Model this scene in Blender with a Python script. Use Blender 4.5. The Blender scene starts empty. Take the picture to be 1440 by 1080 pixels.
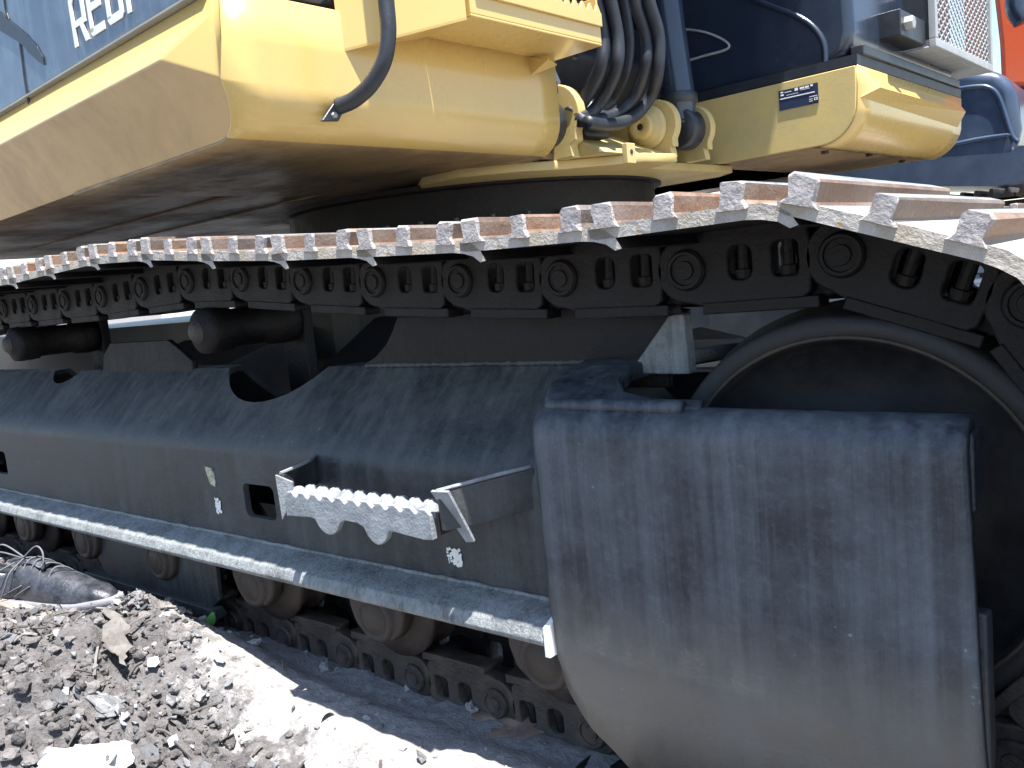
import bpy, bmesh, math, random
from mathutils import Vector, Matrix, noise
R = math.radians
random.seed(7)
scn = bpy.context.scene
C = scn.collection

# ------------------------------------------------------------------ camera
# world: X runs along the tracks (+X = front of the machine), +Y away from the camera, camera at the origin
FPX, PCX, PCY = 1180.0, 720.0, 540.0
RW = Matrix(((0.78189587, 0.00264154, -0.62340346),
             (0.61555898, -0.16146534, 0.77137286),
             (-0.09862044, -0.98687485, -0.1278751)))
# columns of cam->world (right, down, forward)
RC = Matrix(((RW[0][0], RW[0][1], RW[0][2]), (RW[1][0], RW[1][1], RW[1][2]), (RW[2][0], RW[2][1], RW[2][2])))
cam_d = bpy.data.cameras.new('camera'); cam = bpy.data.objects.new('camera', cam_d); C.objects.link(cam)
def _fix():
    import itertools
    vx = Vector((-1480, -5, FPX)).normalized(); vy_ = Vector(((FPX*FPX + 1235)/1480.0, -247, FPX)).normalized()
    X = -vx; Y = vy_; Z = X.cross(Y)
    return Matrix((X, Y, Z))          # rows = world axes in camera coordinates
RC = _fix()
right = Vector((RC[0][0], RC[1][0], RC[2][0])); down = Vector((RC[0][1], RC[1][1], RC[2][1])); fwd = Vector((RC[0][2], RC[1][2], RC[2][2]))
mw = Matrix.Identity(4)
for i in range(3):
    mw[i][0] = right[i]; mw[i][1] = -down[i]; mw[i][2] = -fwd[i]
cam.matrix_world = mw
cam_d.sensor_width = 36; cam_d.lens = 36*FPX/1440.0; cam_d.clip_start = 0.02; cam_d.clip_end = 2000
scn.camera = cam

# ------------------------------------------------------------------ light
SUN_TRAVEL = Vector((-0.28, 0.117, -1.0)).normalized()
to_sun = -SUN_TRAVEL
elev = math.asin(to_sun.z); azim = math.atan2(to_sun.x, to_sun.y)
w = bpy.data.worlds.new('World'); scn.world = w; w.use_nodes = True
nt = w.node_tree; nt.nodes.clear()
sky = nt.nodes.new('ShaderNodeTexSky'); sky.sky_type = 'NISHITA'; sky.sun_disc = False
sky.sun_elevation = elev; sky.sun_rotation = azim; sky.dust_density = 0.6; sky.air_density = 1.0
bg = nt.nodes.new('ShaderNodeBackground'); bg.inputs[1].default_value = 0.10
wo = nt.nodes.new('ShaderNodeOutputWorld'); nt.links.new(sky.outputs[0], bg.inputs[0]); nt.links.new(bg.outputs[0], wo.inputs[0])
sd = bpy.data.lights.new('sun', 'SUN'); sun = bpy.data.objects.new('sun', sd); C.objects.link(sun)
sd.energy = 5.0; sd.angle = R(0.6); sd.color = (1, 0.965, 0.925)
sun.rotation_mode = 'QUATERNION'; sun.rotation_quaternion = SUN_TRAVEL.to_track_quat('-Z', 'Y'); sun.location = (2, -2, 6)
scn.view_settings.view_transform = 'Standard'; scn.view_settings.look = 'None'
scn.view_settings.exposure = 1.6; scn.view_settings.gamma = 1.0; scn.view_settings.use_curve_mapping = False

# ------------------------------------------------------------------ frames of reference
SLEW = R(-3.5); PIV = Vector((-2.04, 2.4, 0))
RU = Matrix.Rotation(SLEW, 3, 'Z')
def U(p):                                     # house coordinates (slewed) -> world
    return PIV + RU @ (Vector(p) - PIV)
def ray(px, py): return RC @ Vector((px-PCX, py-PCY, FPX))
def P(px, py, x=None, y=None, z=None):
    d = ray(px, py); t = x/d.x if x is not None else y/d.y if y is not None else z/d.z
    return d*t

# ------------------------------------------------------------------ materials
def new_mat(name):
    m = bpy.data.materials.new(name); m.use_nodes = True
    n = m.node_tree; b = n.nodes['Principled BSDF']; return m, n, b
def N(n, t, **k):
    nd = n.nodes.new(t)
    for a, v in k.items(): setattr(nd, a, v)
    return nd
def L(n, a, b): n.links.new(a, b)
def ramp(n, src, p0, p1, c0=(0,0,0,1), c1=(1,1,1,1)):
    r = N(n, 'ShaderNodeValToRGB'); r.color_ramp.elements[0].position = p0; r.color_ramp.elements[1].position = p1
    r.color_ramp.elements[0].color = c0; r.color_ramp.elements[1].color = c1; L(n, src, r.inputs[0]); return r.outputs[0]
def noise_tex(n, scale, detail=6, rough=0.6, stretch=(1,1,1), dist=0):
    tc = N(n, 'ShaderNodeTexCoord'); mp = N(n, 'ShaderNodeMapping'); mp.inputs['Scale'].default_value = stretch
    L(n, tc.outputs['Object'], mp.inputs[0]); t = N(n, 'ShaderNodeTexNoise'); t.inputs['Scale'].default_value = scale
    t.inputs['Detail'].default_value = detail; t.inputs['Roughness'].default_value = rough; t.inputs['Distortion'].default_value = dist
    L(n, mp.outputs[0], t.inputs[0]); return t.outputs[0]
def mix(n, fac, a, b):
    m = N(n, 'ShaderNodeMix', data_type='RGBA')
    if isinstance(fac, float): m.inputs[0].default_value = fac
    else: L(n, fac, m.inputs[0])
    for i, v in ((6, a), (7, b)):
        if isinstance(v, tuple): m.inputs[i].default_value = (*v, 1) if len(v) == 3 else v
        else: L(n, v, m.inputs[i])
    return m.outputs[2]
def math_(n, op, a, b=None):
    m = N(n, 'ShaderNodeMath', operation=op)
    for i, v in ((0, a), (1, b)):
        if v is None: continue
        if isinstance(v, (int, float)): m.inputs[i].default_value = v
        else: L(n, v, m.inputs[i])
    return m.outputs[0]
def surf(name, base, dust=(0.3,0.28,0.25), dust_amt=0.3, dust_scale=3, rough=0.5, rough2=0.85, streak=0.3, stretch=(14,14,0.9),
         bump=0.15, bump_scale=180, metallic=0.0, spec=0.5, chips=None, chip_at=0.7, top_dust=0.0, vary=0.0, lumps=0.0, coat=0.0, island=0.0, speck=0.0, foot=None):
    m, n, b = new_mat(name)
    big = noise_tex(n, dust_scale, 8, 0.65)
    f = ramp(n, big, 0.42, 0.72)
    st = ramp(n, noise_tex(n, 2.0, 7, 0.7, stretch), 0.45, 0.72)
    fine = noise_tex(n, bump_scale*0.25, 4, 0.7)
    fac = math_(n, 'MULTIPLY', f, dust_amt)
    fac = math_(n, 'ADD', fac, math_(n, 'MULTIPLY', st, streak))
    fac = math_(n, 'ADD', fac, math_(n, 'MULTIPLY', math_(n, 'SUBTRACT', fine, 0.5), dust_amt*0.9))
    if speck:
        fac = math_(n, 'ADD', fac, math_(n, 'MULTIPLY', ramp(n, noise_tex(n, 95, 8, 0.8), 0.50, 0.68), speck))
    if top_dust:
        g = N(n, 'ShaderNodeNewGeometry'); s = N(n, 'ShaderNodeSeparateXYZ'); L(n, g.outputs['Normal'], s.inputs[0])
        up = math_(n, 'MAXIMUM', s.outputs[2], 0.0)
        fac = math_(n, 'ADD', fac, math_(n, 'MULTIPLY', math_(n, 'MULTIPLY', up, math_(n, 'ADD', fine, 0.25)), top_dust))
    cl = N(n, 'ShaderNodeClamp'); L(n, fac, cl.inputs[0]); fac = cl.outputs[0]
    col = mix(n, fac, base, dust)
    if foot:                      # dried mud film splashed on the lower part
        tc = N(n, 'ShaderNodeTexCoord'); sp_ = N(n, 'ShaderNodeSeparateXYZ'); L(n, tc.outputs['Object'], sp_.inputs[0])
        hz = math_(n, 'ADD', sp_.outputs[2], math_(n, 'MULTIPLY', math_(n, 'SUBTRACT', noise_tex(n, 4.5, 6, 0.6), 0.5), 0.16))
        hz = math_(n, 'ADD', hz, math_(n, 'MULTIPLY', sp_.outputs[0], 0.06))
        mrf = N(n, 'ShaderNodeMapRange'); mrf.inputs[1].default_value = foot[1]; mrf.inputs[2].default_value = foot[2]; mrf.inputs[3].default_value = 0.0; mrf.inputs[4].default_value = 0.75; L(n, hz, mrf.inputs[0])
        col = mix(n, mrf.outputs[0], col, foot[0])
    if chips:
        c = ramp(n, noise_tex(n, 28, 9, 0.75), chip_at, chip_at+0.04)
        col = mix(n, c, col, chips)
    if vary:
        oi = N(n, 'ShaderNodeObjectInfo'); hs = N(n, 'ShaderNodeHueSaturation')
        L(n, math_(n, 'ADD', math_(n, 'MULTIPLY', oi.outputs['Random'], vary), 1-vary/2), hs.inputs['Value'])
        L(n, math_(n, 'ADD', math_(n, 'MULTIPLY', oi.outputs['Random'], vary*1.3), 1-vary*.8), hs.inputs['Saturation'])
        L(n, col, hs.inputs['Color']); col = hs.outputs[0]
    if island:
        g_ = N(n, 'ShaderNodeNewGeometry'); hs = N(n, 'ShaderNodeHueSaturation')
        L(n, math_(n, 'ADD', math_(n, 'MULTIPLY', math_(n, 'POWER', g_.outputs['Random Per Island'], 2.5), 2.6*island), 1-0.6*island), hs.inputs['Value']); L(n, col, hs.inputs['Color']); col = hs.outputs[0]
    L(n, col, b.inputs['Base Color'])
    rr = N(n, 'ShaderNodeMapRange'); rr.inputs[3].default_value = rough; rr.inputs[4].default_value = rough2; L(n, fac, rr.inputs[0])
    L(n, rr.outputs[0], b.inputs['Roughness'])
    b.inputs['Metallic'].default_value = metallic; b.inputs['Specular IOR Level'].default_value = spec
    b.inputs['Coat Weight'].default_value = coat; b.inputs['Coat Roughness'].default_value = 0.12
    bt = noise_tex(n, bump_scale, 5, 0.65)
    h = bt
    if lumps: h = math_(n, 'ADD', bt, math_(n, 'MULTIPLY', noise_tex(n, bump_scale*0.12, 4, 0.5), lumps))
    bp = N(n, 'ShaderNodeBump'); bp.inputs['Strength'].default_value = bump; bp.inputs['Distance'].default_value = 0.01
    L(n, h, bp.inputs['Height']); L(n, bp.outputs[0], b.inputs['Normal'])
    return m
M = {}
M['frame'] = surf('dusty black frame paint', (0.016,0.020,0.025), (0.10,0.105,0.103), 0.45, 7, 0.42, 0.8, 0.45, (16,5,0.8), 0.18, 170, chips=(0.26,0.27,0.26), chip_at=0.66, top_dust=0.38, coat=0.0, speck=0.28)
M['cover'] = surf('dusty dark cover paint', (0.012,0.017,0.027), (0.115,0.13,0.148), 0.50, 5.5, 0.36, 0.75, 0.55, (16,16,0.35), 0.20, 170, chips=(0.22,0.24,0.26), chip_at=0.655, top_dust=0.35, speck=0.28, foot=((0.15,0.138,0.122), 0.47, 0.33))
M['worn'] = surf('worn pale metal', (0.25,0.27,0.275), (0.085,0.09,0.09), 0.75, 14, 0.45, 0.8, 0.7, (60,60,5), 0.45, 220, lumps=2.0)
M['step'] = surf('scratched grey step steel', (0.27,0.29,0.305), (0.14,0.15,0.165), 0.8, 26, 0.5, 0.8, 0.3, (20,20,3), 0.3, 220, lumps=3.0)
M['shoe_plate'] = surf('dusty shoe plate', (0.34,0.29,0.22), (0.55,0.53,0.52), 0.9, 14, 0.6, 0.9, 0.2, (4,4,4), 0.7, 140, chips=(0.36,0.26,0.12), chip_at=0.66, lumps=3, vary=0.25)
M['rough_end'] = surf('rough cast end', (0.38,0.355,0.35), (0.24,0.19,0.165), 0.9, 35, 0.7, 0.95, 0.0, (1,1,1), 0.6, 190, lumps=4, chips=(0.20,0.09,0.05), chip_at=0.66, vary=0.2)
M['rust'] = surf('rusty polished flank', (0.13,0.070,0.040), (0.25,0.205,0.17), 0.7, 9, 0.45, 0.8, 0.45, (3,3,26), 0.35, 120, chips=(0.33,0.17,0.07), chip_at=0.6, vary=0.6)
M['link'] = surf('oily dark link steel', (0.006,0.0055,0.006), (0.026,0.021,0.019), 0.7, 9, 0.5, 0.85, 0.1, (4,4,4), 0.35, 110, lumps=2, vary=0.3, spec=0.3)
M['link_dirt'] = surf('dirty link steel', (0.036,0.028,0.024), (0.12,0.09,0.072), 0.8, 9, 0.5, 0.9, 0.1, (4,4,4), 0.4, 110, lumps=2, vary=0.2)
M['roller'] = surf('dusty brown roller', (0.028,0.019,0.016), (0.075,0.052,0.041), 0.7, 12, 0.5, 0.85, 0.0, (4,4,4), 0.3, 110, lumps=2, vary=0.15)
M['idler'] = surf('idler disc paint', (0.011,0.011,0.013), (0.038,0.036,0.035), 0.8, 6, 0.5, 0.8, 0.25, (5,5,1), 0.12, 140)
M['idler_rim'] = surf('worn idler rim', (0.040,0.031,0.024), (0.10,0.075,0.05), 0.7, 8, 0.45, 0.8, 0.1, (5,5,1), 0.25, 140, lumps=2)
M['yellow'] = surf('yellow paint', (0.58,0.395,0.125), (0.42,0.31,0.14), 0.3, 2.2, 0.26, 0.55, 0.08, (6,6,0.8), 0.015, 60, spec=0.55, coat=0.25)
M['skirt'] = surf('yellow skirt paint with dust and painted shade', (0.50,0.335,0.145), (0.27,0.18,0.095), 0.55, 2.5, 0.28, 0.55, 0.35, (3,3,0.6), 0.03, 60, coat=0.15)  # browned by dust and by the lower panel's shade mixed into the colour
M['yellow_in'] = surf('matte yellow paint', (0.56,0.42,0.16), (0.34,0.29,0.17), 0.45, 7, 0.42, 0.8, 0.15, (6,6,1), 0.06, 120, chips=(0.16,0.10,0.05), chip_at=0.74)
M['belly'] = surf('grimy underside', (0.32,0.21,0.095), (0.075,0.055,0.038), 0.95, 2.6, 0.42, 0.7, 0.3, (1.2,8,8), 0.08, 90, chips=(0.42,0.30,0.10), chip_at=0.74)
M['panel'] = surf('dark hood paint', (0.06,0.085,0.115), (0.24,0.31,0.37), 0.5, 4, 0.28, 0.5, 0.35, (14,14,0.7), 0.02, 90, coat=0.3)
M['navy'] = surf('glossy navy paint', (0.014,0.022,0.040), (0.05,0.06,0.08), 0.3, 3, 0.22, 0.5, 0.1, (6,6,1), 0.02, 60, coat=0.3)
M['blue'] = surf('neighbour blue grey paint', (0.028,0.048,0.09), (0.10,0.13,0.18), 0.4, 3, 0.28, 0.6, 0.15, (4,4,1), 0.02, 60, coat=0.3)
M['orange'] = surf('orange paint', (0.65,0.10,0.03), (0.5,0.16,0.08), 0.3, 4, 0.4, 0.6, 0.0, (4,4,1), 0.02, 60)
M['rubber'] = surf('black rubber hose', (0.012,0.015,0.022), (0.05,0.055,0.065), 0.3, 12, 0.45, 0.75, 0.05, (4,4,4), 0.12, 160)
M['black'] = surf('black satin paint', (0.014,0.016,0.020), (0.06,0.065,0.07), 0.35, 8, 0.35, 0.7, 0.1, (4,4,2), 0.05, 140)
M['steel'] = surf('grey painted steel', (0.32,0.34,0.34), (0.18,0.17,0.15), 0.4, 8, 0.4, 0.7, 0.2, (8,8,1), 0.1, 140)
M['greypanel'] = surf('light grey weathered steel', (0.50,0.55,0.60), (0.24,0.26,0.28), 0.5, 5, 0.5, 0.8, 0.3, (8,8,1), 0.1, 140, chips=(0.7,0.72,0.72), chip_at=0.66)
M['white'] = surf('white decal', (0.82,0.82,0.80), (0.7,0.7,0.7), 0.2, 30, 0.4, 0.5, 0, (1,1,1), 0.0, 50)
M['sticker'] = surf('dark blue sticker', (0.018,0.03,0.07), (0.03,0.05,0.09), 0.3, 30, 0.35, 0.5, 0, (1,1,1), 0.0, 50)
M['cream'] = surf('pale worn paint mark', (0.50,0.50,0.34), (0.05,0.055,0.06), 1.0, 70, 0.7, 0.8, 0.1, (9,9,2), 0.2, 200)

# ------------------------------------------------------------------ object helpers
def tag(o, label=None, cat=None, group=None, kind=None):
    if label: o['label'] = label
    if cat: o['category'] = cat
    if group: o['group'] = group
    if kind: o['kind'] = kind
    return o
def link(name, me, mats, parent=None, smooth=False):
    o = bpy.data.objects.new(name, me); C.objects.link(o)
    if not isinstance(mats, (list, tuple)): mats = [mats]
    for m in mats: me.materials.append(M[m] if isinstance(m, str) else m)
    if smooth:
        for p in me.polygons: p.use_smooth = True
    if parent: o.parent = parent
    return o
def mesh(verts, faces, name='m'):
    me = bpy.data.meshes.new(name); me.from_pydata([tuple(v) for v in verts], [], faces); me.update()
    bm = bmesh.new(); bm.from_mesh(me); bmesh.ops.recalc_face_normals(bm, faces=bm.faces); bm.to_mesh(me); bm.free(); return me
def bake(o):
    """apply an object's modifiers to its mesh"""
    dg = bpy.context.evaluated_depsgraph_get(); dg.update()
    me = bpy.data.meshes.new_from_object(o.evaluated_get(dg)); o.modifiers.clear(); o.data = me; return o
def bevel(o, width, seg=2, angle=30, smooth=True):
    b = o.modifiers.new('bevel', 'BEVEL'); b.width = width; b.segments = seg; b.limit_method = 'ANGLE'; b.angle_limit = R(angle); b.harden_normals = False
    if smooth:
        for p in o.data.polygons: p.use_smooth = True
        wn = o.modifiers.new('wn', 'WEIGHTED_NORMAL'); wn.keep_sharp = True
    return o
def box_me(x0, x1, y0, y1, z0, z1, f=None):
    v = [Vector((x, y, z)) for x in (x0, x1) for y in (y0, y1) for z in (z0, z1)]
    if f: v = [f(p) for p in v]
    return mesh(v, [(0,1,3,2),(4,6,7,5),(0,4,5,1),(2,3,7,6),(0,2,6,4),(1,5,7,3)])
def prism(pts, a, b, to3, f=None):
    """closed 2-D outline swept from a to b; to3(u, v, t) gives the 3-D point"""
    n = len(pts); v = [Vector(to3(p[0], p[1], a)) for p in pts] + [Vector(to3(p[0], p[1], b)) for p in pts]
    if f: v = [f(p) for p in v]
    fs = [tuple(range(n)), tuple(range(2*n-1, n-1, -1))] + [(i, (i+1) % n, n+(i+1) % n, n+i) for i in range(n)]
    return mesh(v, fs)
XZ = lambda u, v, t: (u, t, v)      # outline in X-Z, thickness along Y
YZ = lambda u, v, t: (t, u, v)      # outline in Y-Z, thickness along X
XY = lambda u, v, t: (u, v, t)
def arc(cx, cy, r, a0, a1, n):
    return [(cx+r*math.cos(R(a0+(a1-a0)*i/n)), cy+r*math.sin(R(a0+(a1-a0)*i/n))) for i in range(n+1)]
def plate(outline, holes, thick, bev=0.0):
    """flat plate with real holes in the XY plane, centred on z=0"""
    cu = bpy.data.curves.new('c', 'CURVE'); cu.dimensions = '2D'; cu.fill_mode = 'BOTH'; cu.extrude = thick/2 - bev; cu.bevel_depth = bev; cu.bevel_resolution = 1; cu.offset = -bev
    for pl in [outline] + holes:
        s = cu.splines.new('POLY'); s.points.add(len(pl)-1); s.use_cyclic_u = True
        for i, p in enumerate(pl): s.points[i].co = (p[0], p[1], 0, 1)
    o = bpy.data.objects.new('c', cu); C.objects.link(o)
    dg = bpy.context.evaluated_depsgraph_get(); dg.update()
    me = bpy.data.meshes.new_from_object(o.evaluated_get(dg)); bpy.data.objects.remove(o); 
    return me
def subdiv(me):
    bm = bmesh.new(); bm.from_mesh(me)
    for k in range(12):
        yy = min(v.co.y for v in bm.verts)+0.02+k*0.035
        bmesh.ops.bisect_plane(bm, geom=bm.verts[:]+bm.edges[:]+bm.faces[:], plane_co=(0, yy, 0), plane_no=(0, 1, 0))
    bm.to_mesh(me); bm.free(); return me
def xform(me, fn):
    for v in me.vertices: v.co = fn(v.co.copy())
    me.update(); return me
def join(mes):
    bm = bmesh.new()
    for me in mes: bm.from_mesh(me)
    out = bpy.data.meshes.new('j'); bm.to_mesh(out); bm.free(); return out
def lathe(profile, c, axis='Y', n=48, f=None, a0=0, a1=360):
    """profile = [(t along axis, radius)]"""
    full = abs(a1-a0) >= 360; k = n if full else n+1; v = []; fs = []
    for i in range(k):
        a = R(a0+(a1-a0)*i/n); ca, sa = math.cos(a), math.sin(a)
        for t, r in profile:
            p = {'Y': (r*ca, t, r*sa), 'X': (t, r*ca, r*sa), 'Z': (r*ca, r*sa, t)}[axis]
            v.append(Vector(p)+Vector(c))
    m = len(profile)
    for i in range(n):
        j = (i+1) % k
        for q in range(m-1): fs.append((i*m+q, j*m+q, j*m+q+1, i*m+q+1))
    if f: v = [f(p) for p in v]
    return mesh(v, fs)
def cyl_me(c, r, h, axis='Y', n=24, f=None, ch=0.12):
    return lathe([(-h/2, 0.0001), (-h/2, r*(1-ch)), (-h/2+r*ch, r), (h/2-r*ch, r), (h/2, r*(1-ch)), (h/2, 0.0001)], c, axis, n, f)
def smooth_path(pts, k=8):
    out = []; p = [Vector(q) for q in pts]; p = [2*p[0]-p[1]] + p + [2*p[-1]-p[-2]]
    for i in range(1, len(p)-2):
        for j in range(k):
            t = j/k; a, b, c, d = p[i-1:i+3]
            out.append(0.5*((2*b)+(c-a)*t+(2*a-5*b+4*c-d)*t*t+(-a+3*b-3*c+d)*t**3))
    out.append(p[-2]); return out
def tube_me(pts, r, n=12, k=8, rf=None):
    path = smooth_path(pts, k); v = []; fs = []; up = Vector((0.3, 0.2, 1)).normalized()
    for i, p in enumerate(path):
        t = (path[min(i+1, len(path)-1)]-path[max(i-1, 0)]).normalized(); a = t.cross(up)
        a = a.normalized() if a.length > 1e-4 else Vector((1,0,0)); b = a.cross(t).normalized(); up = b
        rr = r*(rf(i/(len(path)-1)) if rf else 1)
        for q in range(n):
            an = 2*math.pi*q/n; v.append(p+a*rr*math.cos(an)+b*rr*math.sin(an))
    for i in range(len(path)-1):
        for q in range(n): fs.append((i*n+q, i*n+(q+1) % n, (i+1)*n+(q+1) % n, (i+1)*n+q))
    fs.append(tuple(range(n))); fs.append(tuple(range((len(path)-1)*n, len(path)*n)))
    return mesh(v, fs)
def empty(name, loc, label, cat, group=None):
    o = bpy.data.objects.new(name, None); C.objects.link(o); o.location = loc; o.empty_display_size = 0.1
    return tag(o, label, cat, group)
def child(name, me, mat, parent, smooth=False):
    """a part whose mesh is given in world coordinates"""
    o = link(name, me, mat, None, smooth); o.parent = parent
    root = parent
    while root.parent: root = root.parent
    if parent.parent is None: o.matrix_parent_inverse = Matrix.Translation(-parent.location)
    else: o.matrix_parent_inverse = (parent.parent.matrix_world.copy() if False else Matrix.Identity(4))
    return o

GROUND = -0.80
# ------------------------------------------------------------------ ground
def gmat(island=False):
    m, n, b = new_mat('soil clods' if island else 'dry pale yard soil and painted rubble shade')
    tc = N(n, 'ShaderNodeTexCoord'); s = N(n, 'ShaderNodeSeparateXYZ'); L(n, tc.outputs['Object'], s.inputs[0])
    nz = noise_tex(n, 7, 7, 0.65); nf = noise_tex(n, 60, 8, 0.7); nb = noise_tex(n, 2.2, 5, 0.6)
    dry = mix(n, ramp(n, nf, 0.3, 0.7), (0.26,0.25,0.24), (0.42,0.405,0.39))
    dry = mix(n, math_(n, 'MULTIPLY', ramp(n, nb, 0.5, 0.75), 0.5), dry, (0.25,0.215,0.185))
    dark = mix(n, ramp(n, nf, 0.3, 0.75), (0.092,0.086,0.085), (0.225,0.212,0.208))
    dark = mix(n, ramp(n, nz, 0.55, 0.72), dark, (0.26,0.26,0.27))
    # shade over the near-left rubble heap is painted into the soil, edge ragged
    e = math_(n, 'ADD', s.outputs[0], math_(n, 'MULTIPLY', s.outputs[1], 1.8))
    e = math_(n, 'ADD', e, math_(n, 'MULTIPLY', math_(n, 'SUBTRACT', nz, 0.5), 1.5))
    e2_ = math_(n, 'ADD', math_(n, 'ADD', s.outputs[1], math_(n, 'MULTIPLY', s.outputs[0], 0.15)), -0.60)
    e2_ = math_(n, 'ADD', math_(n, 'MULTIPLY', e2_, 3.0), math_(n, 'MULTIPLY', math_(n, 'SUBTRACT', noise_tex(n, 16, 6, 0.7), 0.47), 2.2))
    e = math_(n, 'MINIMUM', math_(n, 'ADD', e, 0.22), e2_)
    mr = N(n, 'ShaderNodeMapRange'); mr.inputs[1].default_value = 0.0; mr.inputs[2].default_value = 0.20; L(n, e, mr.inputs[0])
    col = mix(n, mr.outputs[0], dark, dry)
    if island:
        g_ = N(n, 'ShaderNodeNewGeometry'); hs = N(n, 'ShaderNodeHueSaturation'); L(n, math_(n, 'ADD', math_(n, 'MULTIPLY', math_(n, 'POWER', g_.outputs['Random Per Island'], 2.0), 0.9), 0.70), hs.inputs['Value']); L(n, col, hs.inputs['Color']); col = hs.outputs[0]
    L(n, col, b.inputs['Base Color']); b.inputs['Roughness'].default_value = 0.95; b.inputs['Specular IOR Level'].default_value = 0.15
    bp = N(n, 'ShaderNodeBump'); bp.inputs['Strength'].default_value = 0.9; bp.inputs['Distance'].default_value = 0.012
    L(n, math_(n, 'ADD', nf, math_(n, 'MULTIPLY', noise_tex(n, 190, 5, 0.7), 0.4)), bp.inputs['Height']); L(n, bp.outputs[0], b.inputs['Normal']); return m
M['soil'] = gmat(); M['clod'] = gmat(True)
def sm(a, b, t):
    t = max(0, min(1, (t-a)/(b-a))); return t*t*(3-2*t)
def heap(x, y):
    """height of the rubble heap above the flat yard"""
    m = sm(-1.35, -1.85, x+(y-0.7)*-0.55) * sm(1.12, 0.78, y) * 0.10
    m += 0.05*sm(-1.0, -1.5, x)*sm(0.85, 0.55, y)
    m += 0.05*math.exp(-((x+1.80)**2/0.02+(y-0.86)**2/0.02))
    return m
def rough_amt(x, y): return 0.22 + 0.78*sm(0.15, -0.30, x+1.8*y) + 0.55*sm(0.64, 0.54, y+0.15*x)
SH0 = P(-38, 835, y=0.755); SH1 = P(166, 852, y=0.90)
def shoe_bed(x, y):
    d = SH1-SH0; l = math.hypot(d.x, d.y); t = ((x-SH0.x)*d.x+(y-SH0.y)*d.y)/l/l; o = abs((x-SH0.x)*d.y-(y-SH0.y)*d.x)/l
    if -0.15 < t < 1.06 and o < 0.10: return SH0.z+(SH1.z-SH0.z)*t-0.014, 1-sm(0.050, 0.075, o)
    return 0, 0
def gz(x, y):
    h = gz0(x, y); b, w_ = shoe_bed(x, y)
    return h if w_ == 0 else h+(b-h)*w_
def gz0(x, y):
    v = Vector((x*6, y*6, 0)); r = rough_amt(x, y)
    h = noise.fractal(v, 0.85, 2.1, 6)*0.036*r
    v2 = Vector((x*22, y*22, 3.1)); h += (abs(noise.noise(v2))*-1+0.25)*0.040*r
    h += noise.noise(Vector((x*70, y*70, 9)))*0.005*r
    h += noise.noise(Vector((x*1.3, y*1.3, 5)))*0.012
    h += 0.024*sm(0.80, 0.86, y)-0.014*sm(0.95, 1.0, y)
    return GROUND + heap(x, y) + h
x0, x1, y0, y1, st = -4.2, 0.6, 0.05, 1.75, 0.0085
nx = int((x1-x0)/st); ny = int((y1-y0)/st); vs = []; fs = []
for j in range(ny+1):
    for i in range(nx+1):
        x = x0+i*st; y = y0+j*st
        ed = min(x-x0, x1-x, y-y0, y1-y); vs.append((x, y, gz(x, y)-0.06*sm(0.12, 0.0, ed)))
for j in range(ny):
    for i in range(nx):
        a = j*(nx+1)+i; fs.append((a, a+1, a+nx+2, a+nx+1))
me = bpy.data.meshes.new('soil'); me.from_pydata(vs, [], fs); me.update()
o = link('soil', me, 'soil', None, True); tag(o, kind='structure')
me = bpy.data.meshes.new('ground'); S = 400; n_ = 40
vs = []; fs = []
me.from_pydata([(-S,-S,-0.835),(S,-S,-0.835),(S,S,-0.835),(-S,S,-0.835)], [], [(0,1,2,3)]); me.update()
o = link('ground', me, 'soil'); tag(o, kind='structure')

# ------------------------------------------------------------------ the excavator
exc = empty('excavator', (-2.04, 2.4, -0.8), 'yellow and black crawler excavator with rusty triple grouser tracks filling the photo', 'excavator')
def part(name, me, mat, smooth=False, parent=None, label=None, root=None):
    """mesh in world coordinates; parent = a part made with part()"""
    root = root or exc
    o = link(name, me, mat, None, smooth)
    for v in me.vertices: v.co -= root.location
    o.parent = parent or root
    if label: o['label'] = label
    return o

PITCH = 0.2066
IC = Vector((-0.33, 0, -0.345)); IR = 0.33          # idler centre, pin circle
SC = Vector((-4.15, 0, -0.36)); SR = 0.36            # sprocket
TY = 1.15                                            # near track centre line
def top_z(x):
    pts = [(-0.33,-0.015),(-0.52,-0.017),(-0.72,-0.013),(-0.934,-0.001),(-1.14,0.012),(-1.35,0.030),(-1.56,0.050),(-1.77,0.060),(-1.97,0.056),(-2.17,0.050),(-2.6,0.052),(-2.75,0.055),(-3.3,0.03),(-3.8,0.02),(-4.15,0.0)]
    for (a, za), (b, zb) in zip(pts, pts[1:]):
        if b <= x <= a: t = (a-x)/(a-b); return za+(zb-za)*t
    return -0.015
dense_front = [(IC.x+IR*math.sin(R(a)), IC.z+IR*math.cos(R(a))) for a in range(0, 200, 2)]
botz = -0.756
lastx = dense_front[-1]
dense_front += [(lastx[0]-0.01*i, lastx[1]+(botz-lastx[1])*sm(0, 1, i/36)) for i in range(1, 37)]
xx = dense_front[-1][0]
while xx > SC.x: xx -= 0.01; dense_front.append((xx, botz))
dense_front += [(SC.x-0.40*math.sin(R(a)), SC.z-0.396*math.cos(R(a))) for a in range(2, 90, 2)]
def step(dense, start):
    out = [start]; cur = Vector(start)
    prev = Vector(dense[0])
    for d in dense[1:]:
        d = Vector(d)
        while (d-cur).length >= PITCH and (prev-cur).length < PITCH:
            a, b = 0, 1
            for _ in range(30):
                m_ = (a+b)/2
                if (prev.lerp(d, m_)-cur).length < PITCH: a = m_
                else: b = m_
            cur = prev.lerp(d, b); out.append(tuple(cur))
            prev = cur
        prev = d
    return out
front = step(dense_front, (-0.321, -0.015))
dense_top = [(-0.321-0.01*i, top_z(-0.321-0.01*i)) for i in range(0, 383)]
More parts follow.
